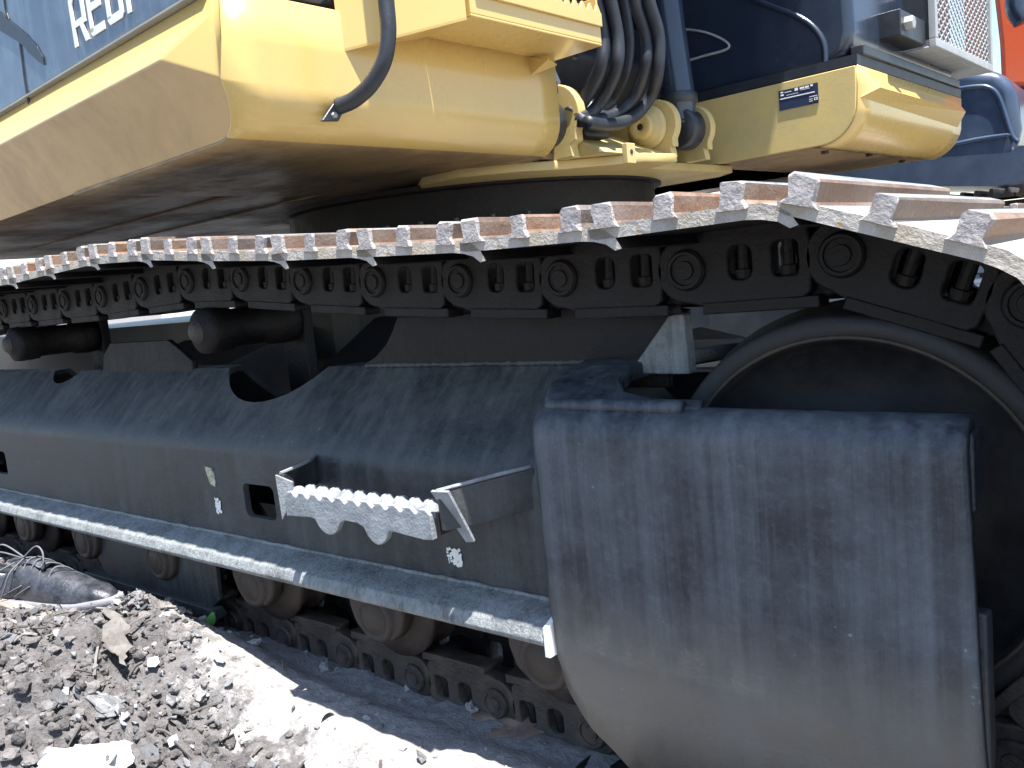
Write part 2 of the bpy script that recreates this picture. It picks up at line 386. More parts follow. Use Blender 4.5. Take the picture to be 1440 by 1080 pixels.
dense_top += [(SC.x-0.38*math.sin(R(a)), SC.z+0.37*math.cos(R(a))) for a in range(2, 90, 2)]
back = step(dense_top, (-0.321, -0.015))
pins = list(reversed(back))[:-1] + front                # travel: top towards +X, then down and back
N_TOP = len(back)-1

# --- shoe: pin line is z = 0 locally, x along travel, shoe 0.6 wide (y)
def shoe_profile():
    return [(-0.112,0.048),(0.070,0.048),(0.088,0.046),(0.104,0.042),(0.116,0.034),(0.125,0.036),(0.117,0.049),(0.104,0.058),(0.088,0.063),(0.0,0.0645),(-0.112,0.0635),(-0.124,0.060),(-0.122,0.050)]
WID = 0.60
def long_plate(prof, y0, y1, seg=1):
    return prism(prof, y0, y1, XZ)
shoe_me = long_plate(shoe_profile(), -WID/2, WID/2)
def grouser(x, w0, w1, h, lean=0.0, jag=0):
    rnd = random.Random(jag)
    prof = [(x-w0/2,0.060),(x-w0*0.34,0.068),(x-w1/2+lean,0.060+h-0.004),(x-w1/2+0.003+lean,0.060+h),(x+w1/2-0.003+lean,0.060+h),(x+w1/2+lean,0.060+h-0.004),(x+w0*0.34,0.068),(x+w0/2,0.060)]
    v = []; n = len(prof); ys = [-WID/2-0.004, -WID/2+0.001, 0, WID/2]
    for k, y in enumerate(ys):
        s = 0.86 if k == 0 else 1
        for (a, b) in prof:
            j = (rnd.uniform(-1,1)*0.0016, rnd.uniform(-1,1)*0.0014) if k < 2 else (0, 0)
            v.append((x+(a-x)*s+j[0], y, 0.060+(b-0.060)*(0.95 if k == 0 else 1)+j[1]))
    fs = [tuple(range(n))]; fs += [tuple(range(4*n-1, 3*n-1, -1))]
    for k in range(3): fs += [(k*n+i, k*n+(i+1) % n, (k+1)*n+(i+1) % n, (k+1)*n+i) for i in range(n)]
    me = mesh(v, fs)
    for p in me.polygons:
        c = p.center; nn = p.normal
        if nn.y < -0.3 and c.y < -WID/2+0.01: p.material_index = 0
        elif nn.z > 0.7 and c.z > 0.084: p.material_index = 2
        elif c.y < -WID/2+0.006: p.material_index = 0
        else: p.material_index = 1
    return me
GR = [[grouser(-0.100,0.042,0.032,0.030,-0.003,i*3+1), grouser(-0.022,0.034,0.025,0.0285,0,i*3+2), grouser(0.056,0.037,0.027,0.030,0.002,i*3+3)] for i in range(4)]
# --- link: two windows, bosses, seen from the side; local x from pin to pin
def link_mesh():
    p = PITCH
    def stad(cx, cz, w, h, n=5):
        return [(cx+sx*(w/2-h*0.0)-sx*0.0+0, cz) for sx in ()]
    outA = arc(0, 0, 0.046, 100, 270, 12) + [(0.05,-0.058),(p*0.5,-0.060),(p-0.06,-0.058)] + [(p-0.040,-0.040),(p-0.036,0.0),(p-0.040,0.040),(p-0.05,0.047),(0.02,0.049)]
    def win(cx, cz, w, h, r=0.008):
        o = []
        for (sx, sy, a) in ((1,1,0),(-1,1,90),(-1,-1,180),(1,-1,270)):
            o += arc(cx+sx*(w/2-r), cz+sy*(h/2-r), r, a, a+90, 4)
        return list(reversed(o))
    holes = [win(0.076,0.004,0.032,0.044,0.012), win(0.136,0.004,0.034,0.044,0.008)]
    a = plate(outA, holes, 0.028, 0.003)
    outB = arc(p, 0, 0.044, -90, 80, 12) + [(p-0.03,0.046),(0.15,0.046),(0.155,-0.03),(0.15,-0.056)]
    b = plate(outB, [], 0.024, 0.003)
    flange = plate([(0.03,0.040),(p-0.04,0.040),(p-0.05,0.049),(0.03,0.049)], [], 0.040, 0.0)
    rail = plate([(0.02,-0.062),(p-0.03,-0.062),(p-0.03,-0.046),(0.02,-0.046)], [], 0.040, 0.002)
    def place(me, y): return xform(me, lambda v: Vector((v.x, v.z+y, v.y)))
    mes = []
    for s in (-1, 1):
        mes += [place(a.copy(), s*0.082), place(b.copy(), s*0.062), place(flange.copy(), s*0.080), place(rail.copy(), s*0.078)]
    mes.append(cyl_me((0,0,0), 0.027, 0.12, 'Y', 16))                     # bushing
    me = join(mes)
    return me
link_me = link_mesh()
pin_me = lathe([(-0.104,0.0001),(-0.104,0.012),(-0.101,0.013),(-0.101,0.020),(-0.104,0.021),(-0.104,0.025),(-0.100,0.028),(-0.094,0.029),(-0.09,0.029),(-0.085,0.024),(0.085,0.024),(0.09,0.026),(0.101,0.025),(0.104,0.022),(0.104,0.0001)], (0,0,0), 'Y', 24)
bolt_me = lathe([(-0.020,0.0001),(-0.020,0.011),(-0.018,0.0125),(-0.006,0.0125),(-0.005,0.0085),(0.045,0.0085),(0.045,0.0001)], (0,0,0), 'Z', 10)
for me_, mt in ((link_me, 'link'), (pin_me, 'link'), (bolt_me, 'link')): me_.materials.append(M[mt])
link_me2 = link_me.copy(); link_me2.materials[0] = M['link_dirt']
pin_me2 = pin_me.copy(); pin_me2.materials[0] = M['link_dirt']
for p_ in pin_me.polygons: p_.use_smooth = False
shoe_me.materials.append(M['shoe_plate']); shoe_me.materials.append(M['link'])
for p_ in shoe_me.polygons:
    if (p_.normal.z < -0.25 or (p_.center.x > 0.095 and p_.normal.z < 0.6)) and abs(p_.normal.y) < 0.5: p_.material_index = 1  # undersides and lip take the dark link colour as painted-in shade
for g3 in GR:
    for g in g3:
        for mm in ('rough_end', 'rust', 'worn'): g.materials.append(M[mm])
def inst(name, me, parent, loc=(0,0,0), rot=0.0):
    o = bpy.data.objects.new(name, me); C.objects.link(o); o.parent = parent; o.location = loc; o.rotation_euler = (0, rot, 0); return o
def build_track(ty, tail):
    rnd = random.Random(int(ty*100))
    for k in range(len(pins)-1):
        a = Vector(pins[k]); b = Vector(pins[k+1]); d = b-a; ang = -math.atan2(d.y, d.x)
        loc = Vector((a.x, ty, a.y))-exc.location
        bottom = d.x < -0.1
        lk = inst('track_link', link_me2 if bottom else link_me, exc, loc, ang)
        inst('pin', pin_me2 if bottom else pin_me, lk); 
        if ty < 2:
            for bx in (0.076, 0.136): inst('bolt', bolt_me, lk, (bx, -0.080, 0.0))
        mid = Vector(((a.x+b.x)/2, ty, (a.y+b.y)/2)) - exc.location
        sh = inst('track_shoe', shoe_me, exc, mid, ang + rnd.uniform(-0.004, 0.004))
        for g in GR[k % 4]: inst('grouser', g, sh)
build_track(TY, None); build_track(3.65, None)

# --- track frame (both sides)
def frame_section(s=1):
    """outline in (y, z) around the track centre line, outer side at negative y"""
    o = [(-0.18,-0.555),(-0.18,-0.315)]
    o += [(-0.176,-0.298),(-0.168,-0.283),(-0.155,-0.268),(-0.139,-0.253),(-0.121,-0.236),(-0.03,-0.150),(0.03,-0.150),(0.165,-0.275),(0.18,-0.315),(0.18,-0.555)]
    t = 0.014
    i = [(0.18-t,-0.555),(0.18-t,-0.318),(0.155,-0.286),(0.025,-0.150-t),(-0.028,-0.150-t),(-0.135,-0.266),(-0.156,-0.290),(-0.18+t,-0.320),(-0.18+t,-0.555)]
    return o + i
def cutter(me):
    o = bpy.data.objects.new('cut', me); C.objects.link(o); return o
def build_frame(ty, near):
    sec = [(y+ty, z) for y, z in frame_section()]
    fr = part('track_frame', prism(sec, -0.68, -3.95, YZ), 'frame' if near else 'greypanel')
    cuts = []
    off = -exc.location
    def rb(x0, x1, z0, z1):
        r = 0.014; pts = []
        for cx_, cz_, a in ((x1-r,z1-r,0),(x0+r,z1-r,90),(x0+r,z0+r,180),(x1-r,z0+r,270)): pts += arc(cx_, cz_, r, a, a+90, 4)
        return prism(pts, ty-0.25, ty-0.10, XZ)
    cuts += [rb(-1.53,-1.425,-0.443,-0.372), rb(-2.86,-2.755,-0.443,-0.372), rb(-3.7,-3.6,-0.443,-0.372)]
    for cx_, r_ in ((-1.60,0.15),(-2.62,0.149)):                          # openings in the sloping deck under the carrier rollers
        cuts.append(prism([(cx_+0.03+(q_[0]-cx_)*(0.22 if r_ == 0.15 else 0.13)/r_, ty+0.065+(q_[1]-ty)*(0.165 if r_ == 0.15 else 0.13)/r_) for q_ in arc(cx_, ty, r_, 0, 360, 40)[:-1]], -0.30, 0.1, XY))
    for me in cuts:
        c = cutter(me); b = fr.modifiers.new('b', 'BOOLEAN'); b.object = c; b.operation = 'DIFFERENCE'; b.solver = 'EXACT'
        c['tmp'] = 1
    bake(fr)
    for c in [q for q in C.objects if q.get('tmp')]: bpy.data.objects.remove(c)
    bevel(fr, 0.004, 2, 40)
    return fr
for ty, near in ((TY, True), (3.65, False)):
    fr = build_frame(ty, near)
    s = ty-TY
    # lower guard rail
    y = 0.97+s
    rail = part('guard_rail', prism([(y-0.002,-0.494),(y-0.034,-0.501),(y-0.058,-0.512),(y-0.066,-0.530),(y-0.058,-0.540),(y-0.002,-0.544)], -0.722, -3.6, YZ), 'worn', parent=fr, label='pale worn rail along the foot of the track frame')
    bevel(rail, 0.003, 2, 20)
    part('rail_end', prism([(y-0.064,-0.508),(y-0.003,-0.484),(y-0.003,-0.556),(y-0.064,-0.552)], -0.7205, -0.712, YZ), 'white', parent=fr)
    # web plate under the chain
    ow = arc(-1.42, -0.06, 0.20, -42, 0, 8)
    pts = [(-0.60,-0.155),(-0.56,-0.075),(-0.62,-0.062)] + [(-1.165,-0.056)] + [(-1.18,-0.080),(-1.205,-0.108),(-1.24,-0.132),(-1.285,-0.150)] + [(-1.285,-0.19),(-0.60,-0.19)]
    wp = part('web_plate', prism(pts, ty-0.035, ty-0.02, XZ), 'link' if near else 'greypanel'); bevel(wp, 0.003)
    pts = [(-1.90,-0.13),(-1.95,-0.10),(-2.00,-0.075),(-2.30,-0.075),(-2.35,-0.11),(-2.38,-0.19),(-1.90,-0.19)]
    wp = part('web_plate', prism(pts, ty-0.035, ty-0.02, XZ), 'link' if near else 'greypanel'); bevel(wp, 0.003)
    # carrier rollers
    for cxr in (-1.70, -2.72):
        cz = top_z(cxr)-0.062-0.05
        cr = part('carrier_roller', lathe([(-0.13,0.0001),(-0.13,0.030),(-0.122,0.036),(-0.118,0.050),(-0.10,0.052),(-0.055,0.050),(-0.05,0.044),(0.05,0.044),(0.055,0.050),(0.10,0.052),(0.118,0.05),(0.12,0.03),(0.12,0.0001)], (cxr, ty, cz), 'Y', 32), 'link', True)
        part('roller_cap', lathe([(-0.145,0.0001),(-0.145,0.012),(-0.140,0.020),(-0.131,0.026)], (cxr, ty, cz), 'Y', 20), 'link_dirt', True, parent=cr)
        sup = part('roller_bracket', join([box_me(cxr-0.045, cxr+0.045, ty+0.125, ty+0.155, -0.24, cz+0.05), box_me(cxr-0.055, cxr+0.055, ty+0.10, ty+0.18, -0.25, -0.235)]), 'link'); bevel(sup, 0.006)
    # bottom rollers
    k = 0; xr = -0.79
    while xr > -3.8:
        zc = -0.61
        ro = part('track_roller', lathe([(-0.125,0.0001),(-0.125,0.05),(-0.118,0.062),(-0.112,0.075),(-0.108,0.098),(-0.096,0.100),(-0.092,0.086),(-0.050,0.084),(-0.045,0.098),(-0.030,0.098),(-0.02,0.07),(0.02,0.07),(0.03,0.098),(0.045,0.098),(0.05,0.084),(0.092,0.086),(0.096,0.10),(0.108,0.098),(0.125,0.05),(0.125,0.0001)], (xr, ty, zc), 'Y', 40), 'roller', True)
        part('end_cap', lathe([(-0.168,0.0001),(-0.168,0.030),(-0.165,0.032),(-0.165,0.035),(-0.168,0.037),(-0.166,0.046),(-0.155,0.052),(-0.126,0.056)], (xr, ty, zc), 'Y', 28), 'roller', True, parent=ro)
        kc = part('roller_bracket', prism([(xr-0.075,-0.535),(xr-0.075,-0.60),(xr-0.062,-0.635),(xr-0.036,-0.654),(xr+0.036,-0.654),(xr+0.062,-0.635),(xr+0.075,-0.60),(xr+0.075,-0.535)], ty-0.160, ty-0.128, XZ), 'roller'); bevel(kc, 0.008)
        k += 1; xr -= 0.395
    # track guide guards
    tg = part('track_guard', prism([(-1.74,-0.556),(-2.30,-0.556),(-2.36,-0.63),(-2.30,-0.70),(-2.22,-0.715),(-1.80,-0.715),(-1.75,-0.68)], ty-0.145, ty-0.132, XZ), 'frame'); bevel(tg, 0.003)
    tg2 = part('track_guard', prism([(ty-0.16,-0.70),(ty-0.13,-0.70),(ty-0.12,-0.725),(ty-0.16,-0.73)], -1.76, -2.40, YZ), 'frame'); bevel(tg2, 0.003)
    # idler
    idl = part('idler', lathe([(-0.028,0.270),(-0.034,0.260),(-0.088,0.257),(-0.094,0.252),(-0.094,0.229),(-0.086,0.222),(-0.060,0.214),(-0.052,0.10),(-0.075,0.085),(-0.085,0.06),(-0.086,0.0001)] + [(0.086,0.0001),(0.085,0.06),(0.075,0.085),(0.052,0.10),(0.060,0.214),(0.086,0.222),(0.094,0.229),(0.094,0.252),(0.088,0.257),(0.034,0.260),(0.028,0.270)] + [(-0.028,0.270)], (IC.x, ty, IC.z), 'Y', 96), 'idler', True)
    rim = part('rim', lathe([(-0.0935,0.2325),(-0.0965,0.2315),(-0.0965,0.2275),(-0.0935,0.2265)], (IC.x, ty, IC.z), 'Y', 96), 'idler_rim', True, parent=idl)
    # sprocket
    teeth = []
    for i in range(22*4):
        a = R(i*360/88); rr = (0.385, 0.385, 0.33, 0.33)[i % 4]; teeth.append((SC.x+rr*math.cos(a), SC.z+rr*math.sin(a)))
    sp = part('sprocket', join([prism(teeth, ty-0.03, ty+0.03, XZ), cyl_me((SC.x, ty, SC.z), 0.20, 0.30, 'Y', 40)]), 'link')

# --- idler guard: the big dark fork cover on the near side (and a twin on the far side)
def cover(ty, near):
    yf = ty-0.22
    outline = [(-0.722,-0.546),(-0.668,-0.640),(-0.655,-0.652),(-0.630,-0.668),(-0.59,-0.700),(-0.50,-0.725),(-0.30,-0.725),(-0.155,-0.712)]
    # rows from the top bend down to the foot: (z, y offset)
    xs = [-0.716,-0.713,-0.708,-0.70,-0.69] + [-0.676+0.0125*i for i in range(40)] + [-0.180,-0.168]
    def foot(x):
        for (a, za), (b, zb) in zip(outline, outline[1:]):
            if a <= x <= b: return za+(zb-za)*(x-a)/(b-a)
        return outline[0][1] if x < outline[0][0] else outline[-1][1]
    def edge(x): return 0.02*(1-min(1, (x+0.714)/0.02))**2      # rounded left corner runs back
    rows = [('a', 0.030, -0.2060), ('a', 0.022, -0.2055), ('a', 0.015, -0.2065), ('a', 0.009, -0.2095), ('a', 0.004, -0.2140), ('a', 0.001, -0.2200), ('a', 0.0, -0.2270), ('a', 0.0, -0.25), ('a', 0.0, -0.30), ('a', 0.0, -0.35), ('a', 0.0, -0.40), ('a', 0.0, -0.45), ('a', 0.001, -0.50), ('b', 0.002, -0.53), ('b', 0.005, -0.555), ('b', 0.012, -0.58), ('b', 0.018, -0.61), ('f', 0.032, 1)]
    v = []; m = len(xs)
    for kd, dy, z in rows:
        for x in xs:
            ft = foot(x)
            if kd == 'f': zz = ft*1.035
            else: zz = max(z, ft+0.004*(1+abs(z-(-0.5))*0))
            if zz <= ft+0.006 and kd == 'b': zz = ft+0.004*(1 if z < -0.58 else 2)
            dent = 0.0010*noise.noise(Vector((x*6, z*5, 2)))*2 + 0.0006*math.sin(x*47)*math.sin(z*31+2)
            v.append(Vector((x*(1.02 if kd == 'f' else 1) + (0.012*((zz+0.2)/-0.5) if x > -0.2 else 0), yf+dy+edge(x)+dent, zz)))
    fs = [(r*m+i, r*m+i+1, (r+1)*m+i+1, (r+1)*m+i) for r in range(len(rows)-1) for i in range(m-1)]
    me = bpy.data.meshes.new('cov'); me.from_pydata(v, [], fs); me.update()
    o = part('idler_guard', me, 'cover' if near else 'greypanel', True)
    s_ = o.modifiers.new('s', 'SOLIDIFY'); s_.thickness = 0.018; s_.offset = 1 if False else -1
    # outer face must stay the -y side
    return o
for ty, near in ((TY, True), (3.65, False)):
    cv = cover(ty, near)
    # top deck of the fork with the round cut-out for the idler
    out = [(-0.70,ty-0.205),(-0.47,ty-0.205),(-0.475,ty-0.180)] + [(-0.55,ty-0.178),(-0.60,ty-0.160),(-0.628,ty-0.125),(-0.635,ty-0.08),(-0.62,ty-0.04),(-0.60,ty+0.07),(-0.575,ty+0.12),(-0.53,ty+0.15),(-0.475,ty+0.165),(-0.47,ty+0.205),(-0.70,ty+0.205),(-0.74,ty+0.15),(-0.745,ty-0.14),(-0.725,ty-0.18)]
    me = plate(list(reversed(out)), [], 0.026, 0.005); me = subdiv(me); xform(me, lambda v: v+Vector((0, 0, -0.199+0.30*max(0, min(0.14, v.y-(ty-0.205))))))
    part('fork_deck', me, 'cover' if near else 'greypanel')
    # raised bead around the deck
    part('fork_lip', tube_me([(-0.49,ty-0.207,-0.187),(-0.60,ty-0.207,-0.187),(-0.685,ty-0.203,-0.188),(-0.708,ty-0.19,-0.195),(-0.718,ty-0.178,-0.23),(-0.722,ty-0.175,-0.34),(-0.722,ty-0.175,-0.50)], 0.011, 10), 'cover' if near else 'greypanel', True)
    # inner fork plate behind the idler and the edge brackets at the open end
    ip = part('fork_plate', prism([(-0.74,-0.20),(-0.17,-0.20),(-0.17,-0.60),(-0.30,-0.70),(-0.60,-0.68),(-0.74,-0.55)], ty+0.195, ty+0.215, XZ), 'cover' if near else 'greypanel'); bevel(ip, 0.004)
    e1 = part('edge_bracket', prism([(ty-0.212,-0.205),(ty-0.155,-0.205),(ty-0.150,-0.25),(ty-0.165,-0.275),(ty-0.212,-0.290)], -0.185, -0.164, YZ), 'cover' if near else 'greypanel'); bevel(e1, 0.004)
    e2 = part('edge_bracket', prism([(ty-0.205,-0.40),(ty-0.172,-0.405),(ty-0.170,-0.56),(ty-0.185,-0.60),(ty-0.205,-0.61)], -0.180, -0.158, YZ), 'cover' if near else 'greypanel'); bevel(e2, 0.004)
    # back wall of the fork and its vertical wedge
    bw = part('fork_wall', prism([(ty-0.18,-0.56),(ty-0.18,-0.28),(ty-0.03,-0.165),(ty+0.03,-0.165),(ty+0.18,-0.28),(ty+0.18,-0.56)], -0.690, -0.676, YZ), 'frame' if near else 'greypanel')
    we = part('wedge_stop', prism([(-0.655,-0.165),(-0.575,-0.075),(-0.555,-0.08),(-0.552,-0.166)], ty-0.06, ty-0.035, XZ), 'worn' if near else 'greypanel', label='pale grey triangular stop under the chain'); bevel(we, 0.003)

# weld beads: cover to frame, deck seam, guard rail
def weld(pts, r_=0.0045):
    rw = random.Random(len(pts)); pth = smooth_path(pts, 30)
    pth = [q_+Vector((rw.uniform(-1,1), 0, rw.uniform(-1,1)))*0.0008 for q_ in pth]
    return tube_me([tuple(q_) for q_ in pth], r_, 7, 1, rf=lambda t: 1+0.22*math.sin(t*len(pth)*1.9))
part('weld_bead', weld([(-0.722,0.958,-0.235),(-0.724,0.966,-0.33),(-0.725,0.966,-0.44),(-0.724,0.966,-0.535)], 0.007), 'frame', True)
part('weld_bead', weld([(-0.70,1.117,-0.149),(-0.90,1.117,-0.149),(-1.10,1.117,-0.149),(-1.27,1.117,-0.149)], 0.005), 'frame', True)
part('weld_bead', weld([(-0.74,0.9685,-0.493),(-1.4,0.9685,-0.493),(-2.2,0.9685,-0.493),(-3.4,0.9685,-0.493)], 0.004), 'worn', True)
# --- step on the near track frame
KS = 1.0          # the tread stands a little proud of the shoes
def spart_(name, me, mat, smooth=False, parent=None):
    xform(me, lambda v_: v_*KS); return part(name, me, mat, smooth, parent)
xa, xb = -1.228, -0.872
n_t = 11
top = []
for i in range(n_t):
    x = xa+(xb-xa)*i/n_t; dxx = (xb-xa)/n_t
    top += [(x+dxx*0.05, -0.341), (x+dxx*0.35, -0.333), (x+dxx*0.65, -0.333), (x+dxx*0.95, -0.341)]
def lobe(c, w_, d):
    o_ = []
    for k in range(9):
        t = k/8*2-1; o_.append((c-t*w_/2, -0.376-d*math.cos(t*math.pi/2)**0.7))
    return o_
bot = [(xb,-0.379),(xb-0.02,-0.381),(xb-0.085,-0.376)] + lobe(xb-0.125, 0.060, 0.026) + [(xb-0.17,-0.371),(xb-0.20,-0.370)] + lobe(xb-0.245, 0.065, 0.024) + [(xb-0.29,-0.374),(xa,-0.378)]
_m = prism(top+bot, 0.856, 0.866, XZ); xform(_m, lambda v_: v_*KS)
sf = part('side_step', _m, 'step', label='pale scuffed boarding step on the track frame'); bevel(sf, 0.0025, 3)
spart_('tread', box_me(xa, xb, 0.866, 0.905, -0.347, -0.338), 'step', parent=sf)
spart_('rear_lip', box_me(xa, xb, 0.9055, 0.911, -0.360, -0.338), 'step', parent=sf)
for i in range(n_t):
    x = xa+(xb-xa)*(i+.5)/n_t
    for dx_, y_ in ((0, 0.876), (0.014, 0.893)):
        spart_('tread_stud', lathe([(0.0,0.014),(0.003,0.013),(0.008,0.008),(0.009,0.005),(0.006,0.002)], (x+dx_, y_, -0.338), 'Z', 12), 'step', True, parent=sf)
spart_('tread_end', box_me(xb+0.0005, xb+0.006, 0.867, 0.906, -0.374, -0.339), 'roller', parent=sf)
def gusset(xo, xi, lab, zi):
    t = 0.008
    xo *= KS
    v = [(xo,0.862*KS,-0.306*KS),(xi,0.974,zi),(xi,0.974,-0.352),(xi*0.4+xo*0.6,0.905,-0.362),(xo,0.866,-0.366)]
    v = v + [(a+t, b, c) for a, b, c in v]; n_ = 5
    o_ = part('gusset', mesh(v, [tuple(range(5)), tuple(range(9, 4, -1))]+[(k, (k+1) % 5, 5+(k+1) % 5, 5+k) for k in range(5)]), 'frame', parent=sf, label=lab); bevel(o_, 0.002); return o_
gusset(-1.240, -1.283, 'left gusset plate of the boarding step', -0.303); gusset(-0.862, -0.770, 'right gusset plate of the boarding step', -0.291)
def flange(a, b, c, d, lab=None):
    o_ = spart_('flange', mesh([a, b, c, d], [(0,1,2,3)]), 'step', parent=sf); so_ = o_.modifiers.new('s', 'SOLIDIFY'); so_.thickness = 0.005; return o_
flange((-1.243,0.858,-0.305), (-1.212,0.868,-0.318), (-1.214,0.868,-0.345), (-1.240,0.858,-0.385))
flange((-0.867,0.857,-0.304), (-0.835,0.860,-0.303), (-0.826,0.895,-0.388), (-0.838,0.890,-0.388))
part('top_weld', tube_me([(-0.858*KS,0.860*KS,-0.303*KS),(-0.80,0.93,-0.292),(-0.768,0.974,-0.288)], 0.003, 6), 'step', parent=sf)
part('top_weld', tube_me([(-1.236*KS,0.860*KS,-0.303*KS),(-1.25,0.93,-0.30),(-1.280,0.974,-0.300)], 0.003, 6), 'step', parent=sf)
# worn paint marks beside the step
def mark(px0, py0, px1, py1, mat='cream', y=0.97):
    a = P(px0, py0, y=y); b = P(px1, py1, y=y); rnd = random.Random(px0); v = []; fs = []
    for k in range(90):
        u = rnd.random(); w2 = rnd.random()**1.0; s = rnd.uniform(0.0012, 0.0042)
        cx_ = a.x+(b.x-a.x)*u; cz_ = a.z+(b.z-a.z)*w2; i0 = len(v); q = rnd.randint(5, 7)
        for j in range(q): an = 2*math.pi*j/q; rr = s*rnd.uniform(0.6, 1.3); v.append((cx_+rr*math.cos(an), y-0.0015-k*0.000012, cz_+rr*math.sin(an)))
        fs.append(tuple(range(i0, i0+q)))
    return mesh(v, fs)
part('paint_mark', prism([(-1.663,-0.345),(-1.633,-0.348),(-1.628,-0.372),(-1.633,-0.388),(-1.650,-0.383),(-1.655,-0.372)], 0.9685, 0.9705, XZ), 'cream', label='faded cream paint mark left of the square hole')
part('paint_flecks', mark(303, 700, 313, 722), 'white', label='scuffed white flecks below the cream mark')['kind'] = 'stuff'
part('paint_flecks', mark(629, 770, 651, 796), 'white', label='scuffed white flecks under the boarding step')['kind'] = 'stuff'

# --- carbody and slewing ring
part('carbody', join([prism(arc(-2.04, 2.4, 0.72, 0, 360, 40)[:-1], -0.20, 0.12, XY),
    box_me(-2.75, -1.35, 1.9, 2.9, -0.25, 0.0), box_me(-5.0, -2.70, 1.62, 3.18, -0.50, -0.050),  # long rear box is added, to darken the gaps below the chain
    mesh([(-2.9,1.33,-0.45),(-2.3,1.33,-0.45),(-2.3,1.33,-0.22),(-2.9,1.33,-0.22),(-2.6,2.1,-0.22),(-2.0,2.1,-0.22),(-2.0,2.1,0.06),(-2.6,2.1,0.06)], [(0,1,2,3),(4,7,6,5),(0,4,5,1),(3,2,6,7),(0,3,7,4),(1,5,6,2)]),
    mesh([(-1.75,1.33,-0.45),(-1.15,1.33,-0.45),(-1.15,1.33,-0.22),(-1.75,1.33,-0.22),(-2.0,2.1,-0.22),(-1.4,2.1,-0.22),(-1.4,2.1,0.06),(-2.0,2.1,0.06)], [(0,1,2,3),(4,7,6,5),(0,4,5,1),(3,2,6,7),(0,3,7,4),(1,5,6,2)]),
    mesh([(-2.9,3.47,-0.45),(-2.3,3.47,-0.45),(-2.3,3.47,-0.22),(-2.9,3.47,-0.22),(-2.6,2.7,-0.22),(-2.0,2.7,-0.22),(-2.0,2.7,0.06),(-2.6,2.7,0.06)], [(0,1,2,3),(4,7,6,5),(0,4,5,1),(3,2,6,7),(0,3,7,4),(1,5,6,2)]),
    mesh([(-1.75,3.47,-0.45),(-1.15,3.47,-0.45),(-1.15,3.47,-0.22),(-1.75,3.47,-0.22),(-2.0,2.7,-0.22),(-1.4,2.7,-0.22),(-1.4,2.7,0.06),(-2.0,2.7,0.06)], [(0,1,2,3),(4,7,6,5),(0,4,5,1),(3,2,6,7),(0,3,7,4),(1,5,6,2)])]), 'black')
ring = part('slewing_ring', lathe([(0.12,0.60),(0.12,0.70),(0.150,0.70),(0.152,0.645),(0.165,0.64),(0.168,0.66),(0.262,0.66),(0.266,0.685),(0.282,0.685),(0.286,0.60)], (-2.04, 2.4, 0), 'Z', 96), 'link', True, label='black slewing ring under the house')
bevel(ring, 0.002)
for k in range(40):
    a = R(k*9); b_ = lathe([(0.150,0.014),(0.168,0.014),(0.168,0.008),(0.180,0.008),(0.180,0.0001)], (-2.04+0.675*math.cos(a), 2.4+0.675*math.sin(a), 0), 'Z', 6)
    part('bolt', b_, 'black', parent=ring)

# ------------------------------------------------------------------ house (slewed upper structure)
FX = -1.225
def upart(name, me, mat, smooth=False, parent=None, label=None):
    xform(me, U); return part(name, me, mat, smooth, parent, label)
# front box: front face, round lower edge, underside; the outer side face is bevelled inwards at the foot
ZB, ZT = 0.30, 0.545
prof = [(FX, ZT), (FX, 0.48), (FX, 0.40)] + [(FX-0.085+0.085*math.cos(R(a)), 0.385-0.085+0.0+0.085-0.085*math.sin(R(a))) for a in range(0, 91, 10)]
prof = [(FX, ZT), (FX, 0.46), (FX, 0.39)] + [(FX-0.085*(1-math.cos(R(a))), 0.385-0.085*math.sin(R(a))) for a in range(0, 91, 10)] + [(-1.5, 0.30), (-2.0, 0.30)]
def side_y(z):   # outer edge line of the front face
    return 0.972 if z > 0.5 else 0.948+0.024*max(0, (z-0.394)/0.11) if z > 0.394 else 0.948+0.034*(0.394-z)/0.09
v = []; fs = []; ys_n = 12
for (x, z) in prof:
    a = side_y(z)
    for j in range(ys_n+1): v.append((x, a+(1.90-a)*j/ys_n, z))
for i in range(len(prof)-1):
    for j in range(ys_n): fs.append((i*(ys_n+1)+j, i*(ys_n+1)+j+1, (i+1)*(ys_n+1)+j+1, (i+1)*(ys_n+1)+j))
me = mesh(v, fs)
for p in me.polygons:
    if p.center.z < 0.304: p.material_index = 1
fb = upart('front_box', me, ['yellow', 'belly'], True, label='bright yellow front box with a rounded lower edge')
sol = fb.modifiers.new('s', 'SOLIDIFY'); sol.thickness = 0.006; sol.offset = -1
# right end cap of the box, set in a little
upart('box_end', prism([(FX-0.004, ZT-0.004)] + [(x-0.004, z) for x, z in prof[3:14]] + [(-1.9,0.304),(-1.9,ZT-0.004)], 1.880, 1.888, XZ), 'black')
# outer side: ledge, facet, lower panel
A = (-1.329,0.90,0.441); B = (-1.182,0.908,0.480); Cc = (FX,0.948,0.394); T1 = (-1.29,0.95,0.540); L0 = (-4.3,0.90,0.447); T0 = (-4.3,0.95,0.547)
FT = (FX,0.972,0.545); FB = (FX,0.951,0.385)
B = (-1.238,0.955,0.503); A = (-1.345,0.905,0.444)
low = [A, Cc, (FX-0.085,0.982,0.300), (-4.3,1.02,0.300), (-4.3,0.905,0.447)]
rd = [(x, side_y(z), z) for x, z in prof[2:14]]
v = [A, B, Cc, FT, (-4.3,0.905,0.447), (-4.3,0.965,0.547)] + rd[1:] + [(-4.3,1.015,0.300)]
k0 = 6; kr = len(rd)-1
fs = [(0, 1, 3, 5, 4), (0, 2, 1), (1, 2, 3)]
lowpoly = [0, 2] + list(range(k0, k0+kr)) + [k0+kr, 4]
fs.append(tuple(lowpoly))
_sk = mesh(v, fs)
